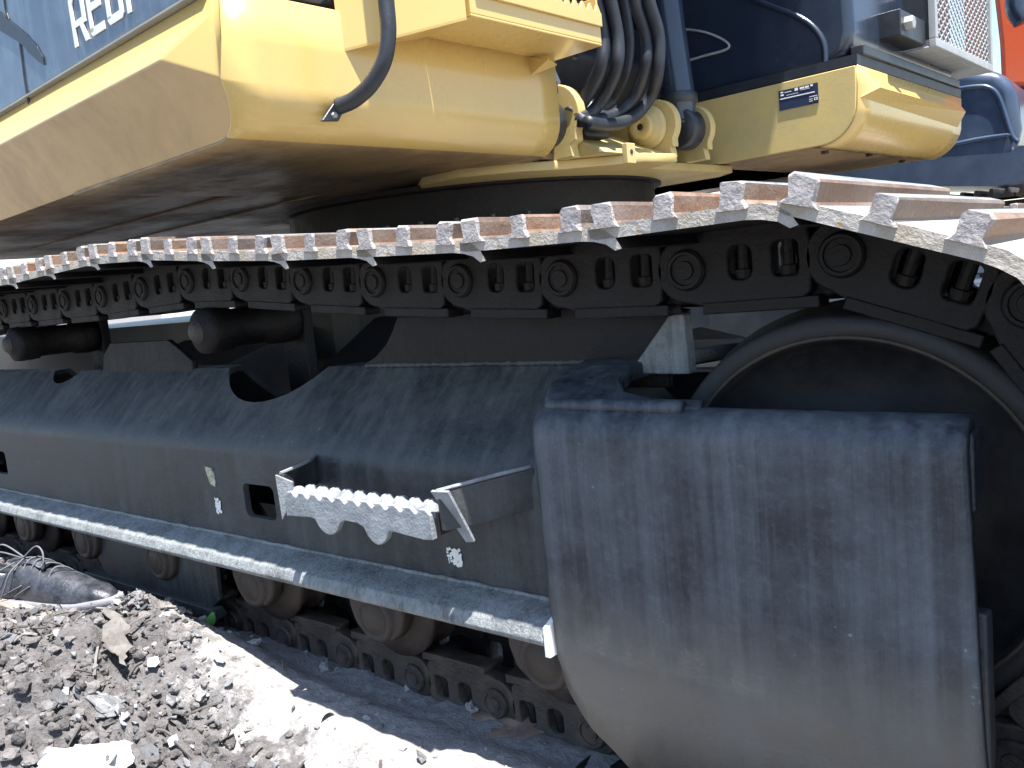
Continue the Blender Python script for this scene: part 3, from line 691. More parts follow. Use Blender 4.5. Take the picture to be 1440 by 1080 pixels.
for p in _sk.polygons: p.material_index = 1 if len(p.vertices) > 5 else 0
side = upart('side_skirt', _sk, ['yellow', 'skirt'], False, label='yellow side skirt with a bevelled lower panel')
bevel(side, 0.006, 2, 12)
# underside plates: raised centre plate, seams
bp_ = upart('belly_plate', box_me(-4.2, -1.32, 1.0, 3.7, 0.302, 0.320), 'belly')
for yy in (1.42, 1.70):
    sm_ = upart('belly_seam', box_me(-3.6, -1.50, yy, yy+0.012, 0.2965, 0.3015), 'belly')
curve_plate = [(-1.95,1.55),(-1.62,1.78),(-1.42,1.90),(-1.34,1.95)]
bplate = [(-2.0,2.1),(-1.76,1.88),(-1.62,1.77),(-1.48,1.77),(-1.36,1.88),(-1.30,2.00),(-1.14,2.16),(-1.12,2.30),(-1.235,2.34),(-1.235,2.86),(-1.32,2.93),(-2.0,2.93)]
me = plate(bplate, [], 0.024, 0.003); xform(me, lambda v: v+Vector((0,0,0.285)))
upart('boom_base_plate', me, 'yellow_in', False)
# boom foot brackets (ears): plates in X-Z with a round head
def ear(y, t, xh, zh, r, xf, xbk):
    pts = [(xf,0.297),(xf-0.006,0.330),(xh+r*0.80,zh-r*0.95),(xh+r*0.80,zh-r*0.62)] + arc(xh, zh, r, -25, 170, 14) + [(xbk,0.42),(xbk-0.06,0.36),(xbk-0.35,0.36),(xbk-0.35,0.297)]
    o = upart('boom_foot_bracket', prism(pts, y, y+t, XZ), 'yellow_in'); bevel(o, 0.004); return o
e1 = ear(1.985, 0.034, -1.300, 0.415, 0.080, -1.250, -1.40)
e2 = ear(2.345, 0.032, -1.215, 0.395, 0.074, -1.160, -1.32)
e3 = ear(2.555, 0.030, -1.215, 0.395, 0.074, -1.165, -1.32)
upart('pin_boss', lathe([(-0.045,0.0001),(-0.045,0.010),(-0.046,0.0105),(-0.048,0.032),(-0.044,0.037),(-0.034,0.039),(-0.032,0.050),(-0.022,0.052),(-0.020,0.062),(-0.002,0.064)], (-1.235,2.345,0.392), 'Y', 36), 'yellow_in', True, parent=e2)
upart('pin_hole', cyl_me((-1.235,2.2992,0.392), 0.0098, 0.002, 'Y', 16), 'black', parent=e2)
arm_me = prism([(-1.19,0.348),(-1.20,0.44),(-1.62,0.475),(-1.62,0.40),(-1.34,0.33)], 2.325, 2.343, XZ)
xx = upart('gusset_plate', arm_me, 'yellow_in'); bevel(xx, 0.003)
# cross plate and small lug between the ears
xp = upart('cross_plate', prism([(-1.17,0.298),(-1.185,0.312),(-1.34,0.385),(-1.36,0.378),(-1.36,0.298)], 2.022, 2.343, XZ), 'yellow_in'); bevel(xp, 0.004)
lug = upart('lug', join([box_me(-1.135, -1.118, 2.045, 2.085, 0.262, 0.315)]), 'yellow_in'); bevel(lug, 0.002)
upart('lug_hole', cyl_me((-1.1175,2.065,0.292), 0.007, 0.002, 'X', 12), 'black')
# boom root between the brackets, mostly in shade
bm_ = upart('boom', join([prism([(-1.36,0.62),(-1.50,0.80),(-1.75,0.80),(-1.85,0.60),(-1.70,0.42),(-1.45,0.45)], 2.02, 2.78, XZ),
     prism([(-1.62,0.62),(-1.85,0.75),(-0.95,2.6),(-0.45,2.4)], 2.10, 2.70, XZ)]), 'black'); bevel(bm_, 0.02)
web = upart('boom_web', prism([(-1.33,0.52),(-1.38,0.64),(-1.62,0.60),(-1.58,0.36),(-1.36,0.36)], 2.045, 2.065, XZ), 'greypanel'); bevel(web, 0.004)
upart('cross_shaft', cyl_me((-1.34,2.17,0.44), 0.045, 0.25, 'Y', 28), 'steel', True)
# boom cylinders
for yc, xo_ in ((1.925, -0.105), (2.475, 0.0)):
    cyl = upart('boom_cylinder', join([tube_me([(xo_-1.195,yc,0.40),(xo_-1.205,yc,0.50),(xo_-1.225,yc,0.75),(xo_-1.26,yc,1.3),(xo_-1.30,yc,2.0)], 0.052, 24, 6, rf=lambda t: 0.92 if t < 0.16 else 1.0)]), 'navy', True)
    upart('cylinder_foot', join([cyl_me((xo_-1.195,yc,0.388), 0.062, 0.074, 'Y', 32)]), 'black', True, parent=cyl)
    upart('gland', lathe([(0.46,0.052),(0.465,0.058),(0.49,0.058),(0.495,0.052)], (xo_-1.203,yc,0), 'Z', 28), 'black', True, parent=cyl)
# hoses down to the cross plate
def UP(px, py, x=None, y=None, z=None):
    Ri = RU.transposed(); o_ = PIV + Ri @ (-PIV); d = Ri @ ray(px, py)
    t = (x-o_.x)/d.x if x is not None else (y-o_.y)/d.y if y is not None else (z-o_.z)/d.z
    return tuple(o_+d*t)
hoses = [
  ([(828,-40),(838,0),(848,50),(846,90),(830,125),(815,148),(800,160)], -1.16, 0.0165),
  ([(848,-40),(858,0),(868,50),(868,90),(855,125),(835,155),(812,168)], -1.13, 0.0150),
  ([(888,-40),(892,0),(908,50),(908,90),(895,130),(875,155),(845,168),(815,170)], -1.12, 0.0150),
  ([(908,-40),(912,0),(926,50),(925,100),(915,135),(890,165),(855,176),(825,172)], -1.09, 0.0150),
  ([(868,-40),(876,0),(884,60),(878,105),(862,140),(838,158)], -1.22, 0.0145),
  ([(800,-40),(806,0),(812,40),(806,80)], -1.24, 0.012)]
for pts, x, r in hoses:
    upart('hydraulic_hose', tube_me([tuple(Vector(UP(*pts[0], x=x))+Vector((-0.25, 0.02, 0.75))), tuple(Vector(UP(*pts[0], x=x))+Vector((-0.05, 0, 0.30)))]+[UP(a, b, x=x-0.10*sm(80, 170, b)) for a, b in pts], r*1.15, 14, 7), 'rubber', True)
hb = upart('hose_block', box_me(-1.30, -1.23, 2.025, 2.14, 0.35, 0.395), 'black'); bevel(hb, 0.008)
# handrail with a flattened foot, on the yellow front face
hr = upart('handrail', join([tube_me([(-1.235,1.245,1.32), (-1.15,1.245,1.33), (-1.10,1.245,1.25), (-1.09,1.246,0.95), UP(541,-45,x=-1.09),UP(543,0,x=-1.09),UP(546,45,x=-1.09),UP(540,85,x=-1.10),UP(522,118,x=-1.13),UP(498,140,x=-1.17),UP(476,150,x=-1.205)], 0.0155, 18, 8, rf=lambda t: 1.0)]), 'rubber', True, label='black curved handrail tube bolted to the yellow box')
ft = upart('handrail_foot', prism([UP(470,138,x=FX)[1:], UP(490,137,x=FX)[1:], UP(472,172,x=FX)[1:], UP(447,172,x=FX)[1:]], FX+0.004, FX+0.012, YZ), 'black', parent=hr); bevel(ft, 0.003)
upart('handrail_bolt', cyl_me(tuple(Vector(UP(464,164,x=FX))+Vector((0.014,0,0))), 0.006, 0.010, 'X', 6), 'steel', parent=hr)
# yellow boarding step on the front box
stp = upart('boarding_step', join([
    prism([(1.205,0.472),(1.205,0.640),(1.205,0.640)][:2]+[(1.205,0.645),(1.213,0.645),(1.213,0.472)][2:], FX, FX+0.001, YZ) if False else box_me(FX, FX+0.155, 1.440, 1.450, 0.530, 0.640),
    box_me(FX, FX+0.158, 1.440, 1.895, 0.527, 0.533),
    box_me(FX+0.150, FX+0.158, 1.440, 1.895, 0.533, 0.600),
    box_me(FX, FX+0.155, 1.887, 1.895, 0.530, 0.640)]), 'yellow', label='yellow step with a saw-toothed top edge on the front box')
bevel(stp, 0.002)
# side bracket plate of the step running up to the deck
W1 = UP(478,70,x=FX+0.001); F1 = UP(656,24,x=FX+0.155)
sb_ = upart('step_bracket', mesh([W1, F1, (F1[0], F1[1], 0.66), (W1[0], W1[1], 0.66)], [(0,1,2,3)]), 'yellow', parent=stp)
so = sb_.modifiers.new('s', 'SOLIDIFY'); so.thickness = 0.006
su_ = upart('step_underside', mesh([W1, F1, (FX+0.001, F1[1]+0.012, 0.527)], [(0,1,2)]), 'yellow', parent=stp)
so = su_.modifiers.new('s', 'SOLIDIFY'); so.thickness = 0.005
gs = upart('step_gusset', mesh([UP(743,80,x=FX+0.002), UP(745,107,x=FX+0.002), UP(783,92,x=FX+0.05), UP(770,84,x=FX+0.06)], [(0,1,2,3)]), 'yellow', parent=stp)
so = gs.modifiers.new('s', 'SOLIDIFY'); so.thickness = 0.006
teeth = [(1.455,0.600)]
y = 1.455; n_t = 15
for i in range(n_t):
    dy_ = (1.893-1.455)/n_t
    teeth += [(y+dy_*0.12, 0.602), (y+dy_*0.42, 0.618), (y+dy_*0.58, 0.618), (y+dy_*0.88, 0.602)]; y += dy_
teeth += [(1.893,0.600),(1.893,0.570),(1.455,0.570)]
sw = upart('saw_tooth_edge', prism(teeth, FX+0.1585, FX+0.1655, YZ), 'yellow', parent=stp); bevel(sw, 0.0015)
sw = upart('saw_tooth_edge', prism(teeth, FX+0.06, FX+0.067, YZ), 'yellow', parent=stp)
# black tool box above the yellow front box
tb = upart('tool_box', box_me(-2.1, FX-0.015, 1.10, 1.93, 0.552, 1.5), 'navy', label='glossy navy tool box above the yellow front box'); bevel(tb, 0.02)
# hood side panel with its dark groove, seams and white letters
PY = 0.965
hp = upart('hood_panel', box_me(-4.3, -1.262, PY, 1.10, 0.552, 1.9), 'panel', label='dark hood side panel catching pale sky light'); bevel(hp, 0.012, 3)
upart('trim_strip', box_me(-4.3, -1.255, 0.955, 1.05, 0.5475, 0.5515), 'steel')
g = [UP(a, b, y=PY) for a, b in ((-30,0),(0,16),(40,50),(54,66),(62,80),(64,92),(55,86),(42,74),(36,66),(26,58),(0,42),(-30,28))]
upart('groove', prism([(p[0], p[2]) for p in g], PY-0.0035, PY-0.001, XZ), 'black', parent=hp)
for seam in (((6,-10),(9,14),(13,27)),((29,60),(33,90),(37,120),(42,150))):
    pts = [UP(a, b, y=PY) for a, b in seam]
    upart('seam', tube_me([(p[0], PY-0.0005, p[2]) for p in pts], 0.0035, 6, 3), 'black', parent=hp)
def letter(polys, x, z, s):
    mes = [prism([(x+u*s, z+w_*s) for u, w_ in pl], PY-0.003, PY-0.0008, XZ) for pl in polys]
    return join(mes)
Rl = [[(0,0),(0.2,0),(0.2,1.05),(0.32,1.2),(0.9,1.2),(0.9,1.4),(0.22,1.4),(0,1.18)], [(0.7,0.62),(0.9,0.62),(0.9,1.2),(0.7,1.2)], [(0.2,0.46),(0.9,0.46),(0.9,0.62),(0.2,0.62)], [(0.5,0.46),(0.72,0.46),(0.95,0),(0.72,0)]]
El = [[(0,0.1),(0.2,0.1),(0.2,1.4),(0,1.4)], [(0.1,0),(0.85,0),(0.85,0.2),(0,0.2),(0,0.1)], [(0.2,0.6),(0.8,0.6),(0.8,0.78),(0.2,0.78)], [(0.2,1.2),(0.85,1.2),(0.85,1.4),(0.2,1.4)]]
Gl = [[(0,0.15),(0.2,0.15),(0.2,1.25),(0,1.25)], [(0.1,0),(0.8,0),(0.9,0.1),(0.9,0.2),(0,0.2),(0,0.12)], [(0.7,0.2),(0.9,0.2),(0.9,0.75),(0.7,0.75)], [(0.45,0.6),(0.7,0.6),(0.7,0.75),(0.45,0.75)], [(0.1,1.4),(0,1.28),(0,1.2),(0.9,1.2),(0.9,1.4)]]
Il = [[(0,0),(0.2,0),(0.2,1.4),(0,1.4)]]
for ch, x in ((Rl,-1.815),(El,-1.727),(Gl,-1.640),(Il,-1.550)):
    lt = upart('letter', letter(ch, x, 0.588, 0.082), 'white', parent=hp)
# cab platform: inner side face (with data plate), rounded front foot, bevelled front
CY, CE, CX = 2.77, 3.90, -0.775
pr = [(CX,0.513),(CX,0.46),(CX-0.002,0.425)] + [(CX-0.002-0.115*(1-math.cos(R(a))), 0.415-0.115*math.sin(R(a))) for a in range(10, 91, 10)]
v = []; fs = []; q = 10
for x, z in pr:
    for j in range(q+1): v.append((x, CY+(CE-CY)*j/q, z))
for i in range(len(pr)-1):
    for j in range(q): fs.append((i*(q+1)+j, i*(q+1)+j+1, (i+1)*(q+1)+j+1, (i+1)*(q+1)+j))
cf = upart('cab_platform_front', mesh(v, fs), 'yellow', True); so = cf.modifiers.new('s', 'SOLIDIFY'); so.thickness = 0.006; so.offset = -1
cs = upart('cab_platform_side', prism([(-2.0,0.513),(-2.0,0.30)] + [(x, z) for x, z in reversed(pr)], CY-0.004, CY+0.004, XZ), 'yellow_in', label='yellow inner side of the cab platform carrying a data plate')
bevel(cs, 0.003)
upart('cab_platform_side', prism([(-2.0,0.513),(-2.0,0.30)] + [(x, z) for x, z in reversed(pr)], CE-0.004, CE+0.004, XZ), 'yellow_in')
# bevelled facet proud of the front
fac = mesh([(CX+0.003,CY+0.01,0.420),(CX+0.003,CY+0.20,0.492),(CX+0.003,CE-0.02,0.492),(CX+0.003,CE-0.05,0.40),(CX+0.028,CY+0.12,0.455),(CX+0.028,CE-0.03,0.455)], [(0,4,1),(1,4,5,2),(0,3,5,4),(3,2,5)])
upart('front_facet', fac, 'yellow', False)
upart('belly_plate', box_me(-2.4, -0.93, CY+0.006, CE-0.01, 0.302, 0.318), 'belly')
for px, py in ((1160,213),(1222,217),(1268,226)):
    b = UP(px, py, z=0.300); upart('bolt', cyl_me((b[0], b[1], 0.298), 0.013, 0.012, 'Z', 6), 'roller')
# data plate
s0 = UP(1095,127,y=CY-0.006); s1 = UP(1152,157,y=CY-0.006)
sx0, sx1 = s0[0], s1[0]; sz1, sz0 = 0.488, 0.428
dp = upart('data_plate', box_me(sx0, sx1, CY-0.0075, CY-0.0045, sz0, sz1), 'sticker', label='small dark blue data plate with a white line')
W_, H_ = sx1-sx0, sz1-sz0
marks = [(0.03,0.55,0.92,0.60),(0.42,0.83,0.50,0.97),(0.55,0.86,0.66,0.95),(0.68,0.86,0.78,0.95),(0.82,0.88,0.88,0.97),(0.05,0.86,0.12,0.93),(0.16,0.85,0.33,0.88),(0.05,0.72,0.13,0.80),(0.78,0.36,0.98,0.39),(0.90,0.16,0.98,0.18),(0.96,0.18,0.98,0.30),(0.90,0.28,0.96,0.30),(0.90,0.18,0.92,0.28),(0.77,0.24,0.86,0.27),(0.77,0.14,0.86,0.17),(0.56,0.80,0.80,0.82),(0.2,0.7,0.5,0.72)]
for a, b, c, d in marks:
    upart('print_mark', box_me(sx0+W_*a, sx0+W_*c, CY-0.0085, CY-0.0078, sz0+H_*b, sz0+H_*d), 'white', parent=dp)
# cab body: navy side with a raised curved bead, dark floor lip
cb = upart('cab', prism([(-2.3,0.530),(-0.86,0.530),(-0.80,0.56),(-0.785,0.62),(-0.82,1.9),(-2.3,1.9)], CY+0.015, CE-0.02, XZ), 'navy', label='glossy navy cab lower body'); bevel(cb, 0.03, 3)
upart('floor_lip', prism([(-2.3,0.516),(CX+0.004,0.516),(CX+0.006,0.545),(-2.3,0.545)], CY-0.001, CE+0.002, XZ), 'rubber', parent=cb)
bd = [UP(a, b, y=CY+0.012) for a, b in ((1040,-12),(1075,5),(1110,18),(1140,35),(1158,60),(1161,92))]
upart('bead', tube_me(bd, 0.010, 8, 6), 'navy', True, parent=cb)
bd = [UP(a, b, y=CY+0.012) for a, b in ((950,91),(985,80),(1022,69),(1020,58),(990,45),(950,40))]
upart('bead', tube_me(bd, 0.004, 8, 6), 'steel', True, parent=cb)
cbk = upart('rear_body', box_me(-4.0, -1.9, 1.95, 3.9, 0.55, 1.9), 'black')
# front guard: black bracket, pale lower rail, expanded metal mesh
gx = -0.70
gd = upart('guard_frame', join([box_me(gx-0.012, gx+0.012, 3.28, 4.06, 0.612, 0.640), box_me(gx-0.012, gx+0.012, 3.28, 3.305, 0.640, 1.5), box_me(gx-0.012, gx+0.012, 4.035, 4.06, 0.640, 1.5), box_me(gx-0.14, gx-0.012, 3.28, 4.06, 0.612, 0.618)]), 'steel', label='pale grey frame of the mesh window guard')
bevel(gd, 0.003)
gb = upart('guard_bracket', join([box_me(-0.80, gx-0.013, 3.285, 3.295, 0.640, 0.80), box_me(-0.86, -0.72, 3.02, 3.28, 0.62, 0.70), box_me(-0.80, -0.76, 2.80, 3.85, 0.545, 0.575)]), 'black'); bevel(gb, 0.004)
upart('bracket_bolt', cyl_me((-0.71,3.07,0.66), 0.022, 0.03, 'X', 6), 'steel')
v = []; fs = []
def strip(y0, z0, y1, z1, w_=0.0045):
    d = Vector((0, y1-y0, z1-z0)).normalized(); nn = Vector((0, -d.z, d.y))*w_/2; i = len(v)
    for x in (gx-0.002, gx+0.002):
        for (yy, zz) in ((y0, z0), (y1, z1)):
            v.append(Vector((x, yy, zz))+nn); v.append(Vector((x, yy, zz))-nn)
    fs.extend([(i,i+1,i+3,i+2),(i+4,i+6,i+7,i+5),(i,i+2,i+6,i+4),(i+1,i+5,i+7,i+3)])
py_, pz_ = 0.050, 0.032
zt = 1.25
kk = -40
for kdir in (1, -1):
    for i in range(-60, 60):
        yb = 3.305 + i*py_; z0_, z1_ = 0.64, zt; dy_ = (z1_-z0_)/pz_*py_*kdir
        ya, yb2 = yb, yb+dy_
        # clip to the frame
        t0, t1 = 0.0, 1.0
        for lo, hi in ((3.305, 4.035),):
            if abs(yb2-ya) < 1e-9: continue
            ta, tb_ = (lo-ya)/(yb2-ya), (hi-ya)/(yb2-ya)
            t0 = max(t0, min(ta, tb_)); t1 = min(t1, max(ta, tb_))
        if t1 > t0: strip(ya+(yb2-ya)*t0, z0_+(z1_-z0_)*t0, ya+(yb2-ya)*t1, z0_+(z1_-z0_)*t1)
mm_ = upart('guard_mesh', mesh(v, fs), 'steel', parent=gd); mm_['kind'] = 'stuff'

# ------------------------------------------------------------------ neighbouring machine on the right
nb = empty('excavator', (-1.9, 6.8, -0.8), 'second excavator behind, with a blue grey body, orange boom and dark tracks', 'excavator')
def npart(name, me, mat, smooth=False, parent=None, label=None): return part(name, me, mat, smooth, parent, label, root=nb)
def RP(px, py, y): 
    p = P(px, py, y=y); return (p.x, p.z)
NY = 5.0
ou = [RP(1000,250,NY), RP(1060,262,NY), RP(1400,262,NY), RP(1425,225,NY), RP(1436,180,NY), RP(1428,120,NY), RP(1405,98,NY), RP(1290,95,NY), RP(1000,120,NY)]
b1 = npart('body', prism(ou, NY, 7.4, XZ), 'blue', label='rounded blue grey rear body'); bevel(b1, 0.06, 4)
for seam in (((1330,128),(1370,122),(1392,124),(1406,140),(1422,188),(1432,200)),((1328,206),(1375,196),(1424,189)),):
    npart('bead', tube_me([P(a, b, y=NY-0.004) for a, b in seam], 0.012, 8, 6), 'blue', True, parent=b1)
npart('skirt', prism([RP(1060,262,NY-.1), RP(1400,262,NY-.1), RP(1440,255,NY-.1), RP(1600,250,NY-.1), RP(1600,200,NY-.1), RP(1434,205,NY-.1), RP(1420,215,NY-.1), RP(1060,240,NY-.1)], NY-0.12, NY+0.1, XZ), 'blue')
bo = npart('boom', prism([RP(1405,60,5.6), RP(1375,-200,5.6), RP(1700,-200,5.6), RP(1600,125,5.6), RP(1408,122,5.6)], 5.6, 6.1, XZ), 'orange', label='orange boom'); bevel(bo, 0.03)
st_ = npart('stripe_post', prism([RP(1358,110,5.7), RP(1350,-200,5.7), RP(1380,-200,5.7), RP(1388,110,5.7)], 5.7, 5.9, XZ), 'orange')
cz_ = npart('boom_hose', tube_me([P(1440,-40,y=5.3), P(1428,5,y=5.3), P(1440,30,y=5.3)], 0.05, 12), 'navy', True)
k = 0
tz = P(1380,275,y=NY+0.3).z
npart('track', prism([(-2.2,tz-0.7),(-2.4,tz-0.35),(-2.2,tz-0.05),(3.2,tz-0.05),(3.4,tz-0.35),(3.2,tz-0.7)], NY+0.1, NY+0.6, XZ), 'link')
for i in range(26):
    x = -2.1+i*0.2066
    npart('track_shoe', prism([(x,tz-0.03),(x+0.19,tz-0.03),(x+0.19,tz-0.012),(x+0.17,tz-0.012),(x+0.165,tz+0.02),(x+0.15,tz+0.02),(x+0.145,tz-0.012),(x+0.10,tz-0.012),(x+0.095,tz+0.02),(x+0.08,tz+0.02),(x+0.075,tz-0.012),(x+0.03,tz-0.012),(x+0.025,tz+0.02),(x+0.01,tz+0.02),(x+0.005,tz-0.012),(x,tz-0.012)], NY+0.05, NY+0.65, XZ), 'link_dirt')
npart('far_track', box_me(-2.2, 3.2, 7.0, 7.6, -0.8, tz), 'link')

# ------------------------------------------------------------------ rubble, clods, scraps
rnd = random.Random(11)
def lump(c, s, sub=1, flat=0.7, rnd=rnd):
    bm = bmesh.new(); bmesh.ops.create_icosphere(bm, subdivisions=sub, radius=1.0)
    off = Vector((rnd.uniform(0, 50), rnd.uniform(0, 50), 0)); ax = (rnd.uniform(.7,1.3), rnd.uniform(.7,1.3), flat*rnd.uniform(.7,1.3)); rot = Matrix.Rotation(rnd.uniform(0, 6.28), 3, 'Z')
    vv = []
    for v_ in bm.verts:
        p = v_.co*(1+0.55*noise.noise(v_.co*1.6+off)); p = Vector((p.x*ax[0], p.y*ax[1], p.z*ax[2])); vv.append(rot @ p*s + Vector(c))
    ff = [tuple(q.index for q in f.verts) for f in bm.faces]; bm.free(); return vv, ff
V, F = [], []
def add(vf):
    i = len(V); V.extend(vf[0]); F.extend([tuple(k+i for k in f) for f in vf[1]])
for i in range(14000):
    x = rnd.uniform(-2.9, -0.35); y = rnd.uniform(0.35, 1.15)
    ra = rough_amt(x, y)
    if shoe_bed(x, y)[1] > 0.3: continue
    if rnd.random() > (ra-0.24)*1.1 and rnd.random() > 0.05: continue
    s = 0.002+0.0125*rnd.random()**4*(1 if ra > 0.6 else 0.5)
    add(lump((x, y, gz(x, y)+s*0.2), s, 1 if s < 0.007 else 2))
HERO = [(665,1002,0.019,'pale knobbly soil clod in the shade beside the lower chain, the largest one there'),
        (575,972,0.012,'small pale soil clod in the shade just left of the largest clod'),
        (458,948,0.015,'crumbly grey clod close under the chain, left of the two pale clods'),
        (362,938,0.014,'flat grey clod at the shadow edge, leftmost of the clods by the chain'),
        (207,888,0.020,'light crumbly clod on the crest of the heap right of the old shoe')]
for px, py, s, lb in HERO:
    p = P(px, py, z=-0.79 if px > 300 else -0.71); zz = gz(p.x, p.y); hv, hf = [], []
    root_c = Vector((p.x, p.y, zz))
    vf = lump((p.x, p.y, zz+s*0.3), s*0.8, 3, 0.8)
    for q_ in vf[0]:
        d_ = q_-root_c; hv.append(q_+d_*0.45*noise.noise(q_*90)+d_*0.3*noise.noise(q_*200))
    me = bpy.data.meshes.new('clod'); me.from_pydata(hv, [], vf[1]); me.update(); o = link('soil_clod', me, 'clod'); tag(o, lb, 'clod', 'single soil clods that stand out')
me = bpy.data.meshes.new('clods'); me.from_pydata(V, [], F); me.update()
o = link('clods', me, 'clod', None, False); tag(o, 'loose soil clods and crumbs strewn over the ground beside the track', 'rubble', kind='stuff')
# twigs and thin scraps
M['twig'] = surf('dry twig', (0.10,0.09,0.08), (0.22,0.21,0.20), 0.6, 30, 0.8, 0.9, 0.2, (5,5,5), 0.3, 100, island=0.6)
M['scrap'] = surf('dirty plastic scrap', (0.20,0.205,0.215), (0.10,0.10,0.10), 0.7, 25, 0.4, 0.8, 0.1, (5,5,5), 0.3, 80, island=0.9)
M['mudscrap'] = surf('muddy plastic', (0.16,0.165,0.17), (0.08,0.075,0.07), 0.7, 25, 0.4, 0.8, 0.1, (5,5,5), 0.3, 80)
M['sheet'] = surf('white plastic sheet', (0.50,0.52,0.53), (0.32,0.33,0.33), 0.5, 12, 0.35, 0.6, 0.1, (5,5,5), 0.2, 60)
V, F = [], []
for i in range(150):
    x = rnd.uniform(-2.6, -0.9); y = rnd.uniform(0.4, 0.98)
    if rnd.random() > rough_amt(x, y)-0.1: continue
    a = rnd.uniform(0, 6.28); l = rnd.uniform(0.02, 0.10); p0 = Vector((x, y, gz(x, y)+0.008)); x2, y2 = x+l*math.cos(a), y+l*math.sin(a); p2 = Vector((x2, y2, gz(x2, y2)+0.010)); pm = (p0+p2)/2+Vector((0,0,rnd.uniform(0,0.012)))
    me = tube_me([p0, pm, p2], rnd.uniform(0.001, 0.0032), 5, 2); add(([v_.co for v_ in me.vertices], [tuple(p.vertices) for p in me.polygons]))
me = bpy.data.meshes.new('twigs'); me.from_pydata(V, [], F); me.update(); o = link('twigs', me, 'twig'); tag(o, 'thin dry twigs and stalks lying on the rubble', 'twigs', kind='stuff')
V, F = [], []
for i in range(900):
    x = rnd.uniform(-2.5, -0.8); y = rnd.uniform(0.42, 0.90)
    if rnd.random() > rough_amt(x, y)-0.21: continue
    s = 0.004+0.022*rnd.random()**2.5; a0 = rnd.uniform(0, 6.28); tilt = Matrix.Rotation(rnd.uniform(-.7,.7), 3, 'X') @ Matrix.Rotation(rnd.uniform(-.7,.7), 3, 'Y'); c = Vector((x, y, gz(x, y)+0.007))
    n_ = 6; ring_ = [tilt @ Vector((s*rnd.uniform(.5,1.2)*math.cos(a0+6.283*j/n_), s*rnd.uniform(.3,.9)*math.sin(a0+6.283*j/n_), rnd.uniform(-.003,.003))) + c for j in range(n_)]
    vv = ring_ + [q+Vector((0,0,0.0015)) for q in ring_]; ff = [tuple(range(n_)), tuple(range(2*n_-1, n_-1, -1))] + [(j, (j+1) % n_, n_+(j+1) % n_, n_+j) for j in range(n_)]
    add((vv, ff))
me = bpy.data.meshes.new('scraps'); me.from_pydata(V, [], F); me.update(); o = link('scraps', me, 'scrap'); tag(o, 'small torn scraps of plastic and bark in the rubble', 'scraps', kind='stuff')

def crumpled(name, px_pts, zoff, mat, label, cat, seed, amp=0.02, res=18):
    """a crumpled sheet lying over the ground inside a pixel-free quad of ground points"""
    r_ = random.Random(seed); a, b, c, d = [Vector(p) for p in px_pts]; v = []; fs = []
    for i in range(res+1):
        for j in range(res+1):
            u, w_ = i/res, j/res; p = a.lerp(b, u).lerp(d.lerp(c, u), w_)
            e = 0.02*noise.noise(Vector((u*5+seed, w_*5, 1))); p = p+Vector((e, e*.8, 0))
            h = abs(noise.noise(Vector((p.x*22+seed, p.y*22, 0))))*amp*2 + abs(noise.noise(Vector((p.x*50, p.y*50+seed, 0))))*amp*.6
            v.append((p.x, p.y, GROUND+heap(p.x, p.y)+0.008+0.5*max(0, gz(p.x, p.y)-GROUND-heap(p.x, p.y))+zoff+h))
    for i in range(res):
        for j in range(res): k = i*(res+1)+j; fs.append((k, k+1, k+res+2, k+res+1))
    me = bpy.data.meshes.new(name); me.from_pydata(v, [], fs); me.update(); o = link(name, me, mat); so = o.modifiers.new('s', 'SOLIDIFY'); so.thickness = 0.0015
    tag(o, label, cat); return o
def G(px, py, z=-0.72): return P(px, py, z=z)
crumpled('plastic_sheet', [G(40,1105), G(190,1110), G(180,1035), G(60,1058)], 0.012, 'sheet', 'crumpled white plastic sheet at the bottom edge of the rubble', 'plastic sheet', 3, 0.014)
crumpled('plastic_sheet', [G(110,1000), G(160,1006), G(170,985), G(125,982)], 0.002, 'mudscrap', 'flat grey plastic sheet in the middle of the rubble', 'plastic sheet', 9, 0.012)
crumpled('bark_piece', [G(150,945), G(182,958), G(190,925), G(165,915)], 0.010, 'twig', 'brown curled piece of bark near the heap top', 'bark', 5, 0.014, 10)
if 0: crumpled('plastic_sheet', [G(215,910), G(275,905), G(285,885), G(225,880)], 0.004, 'scrap', 'pale plastic sheet beside the green leaf', 'plastic sheet', 14, 0.010, 10)
# wooden slat under the shoe
M['wood'] = surf('weathered slat', (0.20,0.17,0.15), (0.34,0.31,0.29), 0.6, 12, 0.7, 0.9, 0.3, (2,20,20), 0.3, 90)
p0 = G(-30,838,-0.69); p1 = G(95,882,-0.71)
d = (p1-p0).normalized(); nrm = Vector((-d.y, d.x, 0)).normalized()*0.018
v = [p0-nrm, p0+nrm, p1+nrm, p1-nrm]; v = v + [q+Vector((0,0,0.012)) for q in v]
o = link('wooden_slat', mesh(v, [(0,1,2,3),(7,6,5,4),(0,4,5,1),(1,5,6,2),(2,6,7,3),(3,7,4,0)]), 'wood'); bevel(o, 0.002); tag(o, 'weathered narrow wooden slat under the old shoe', 'slat')
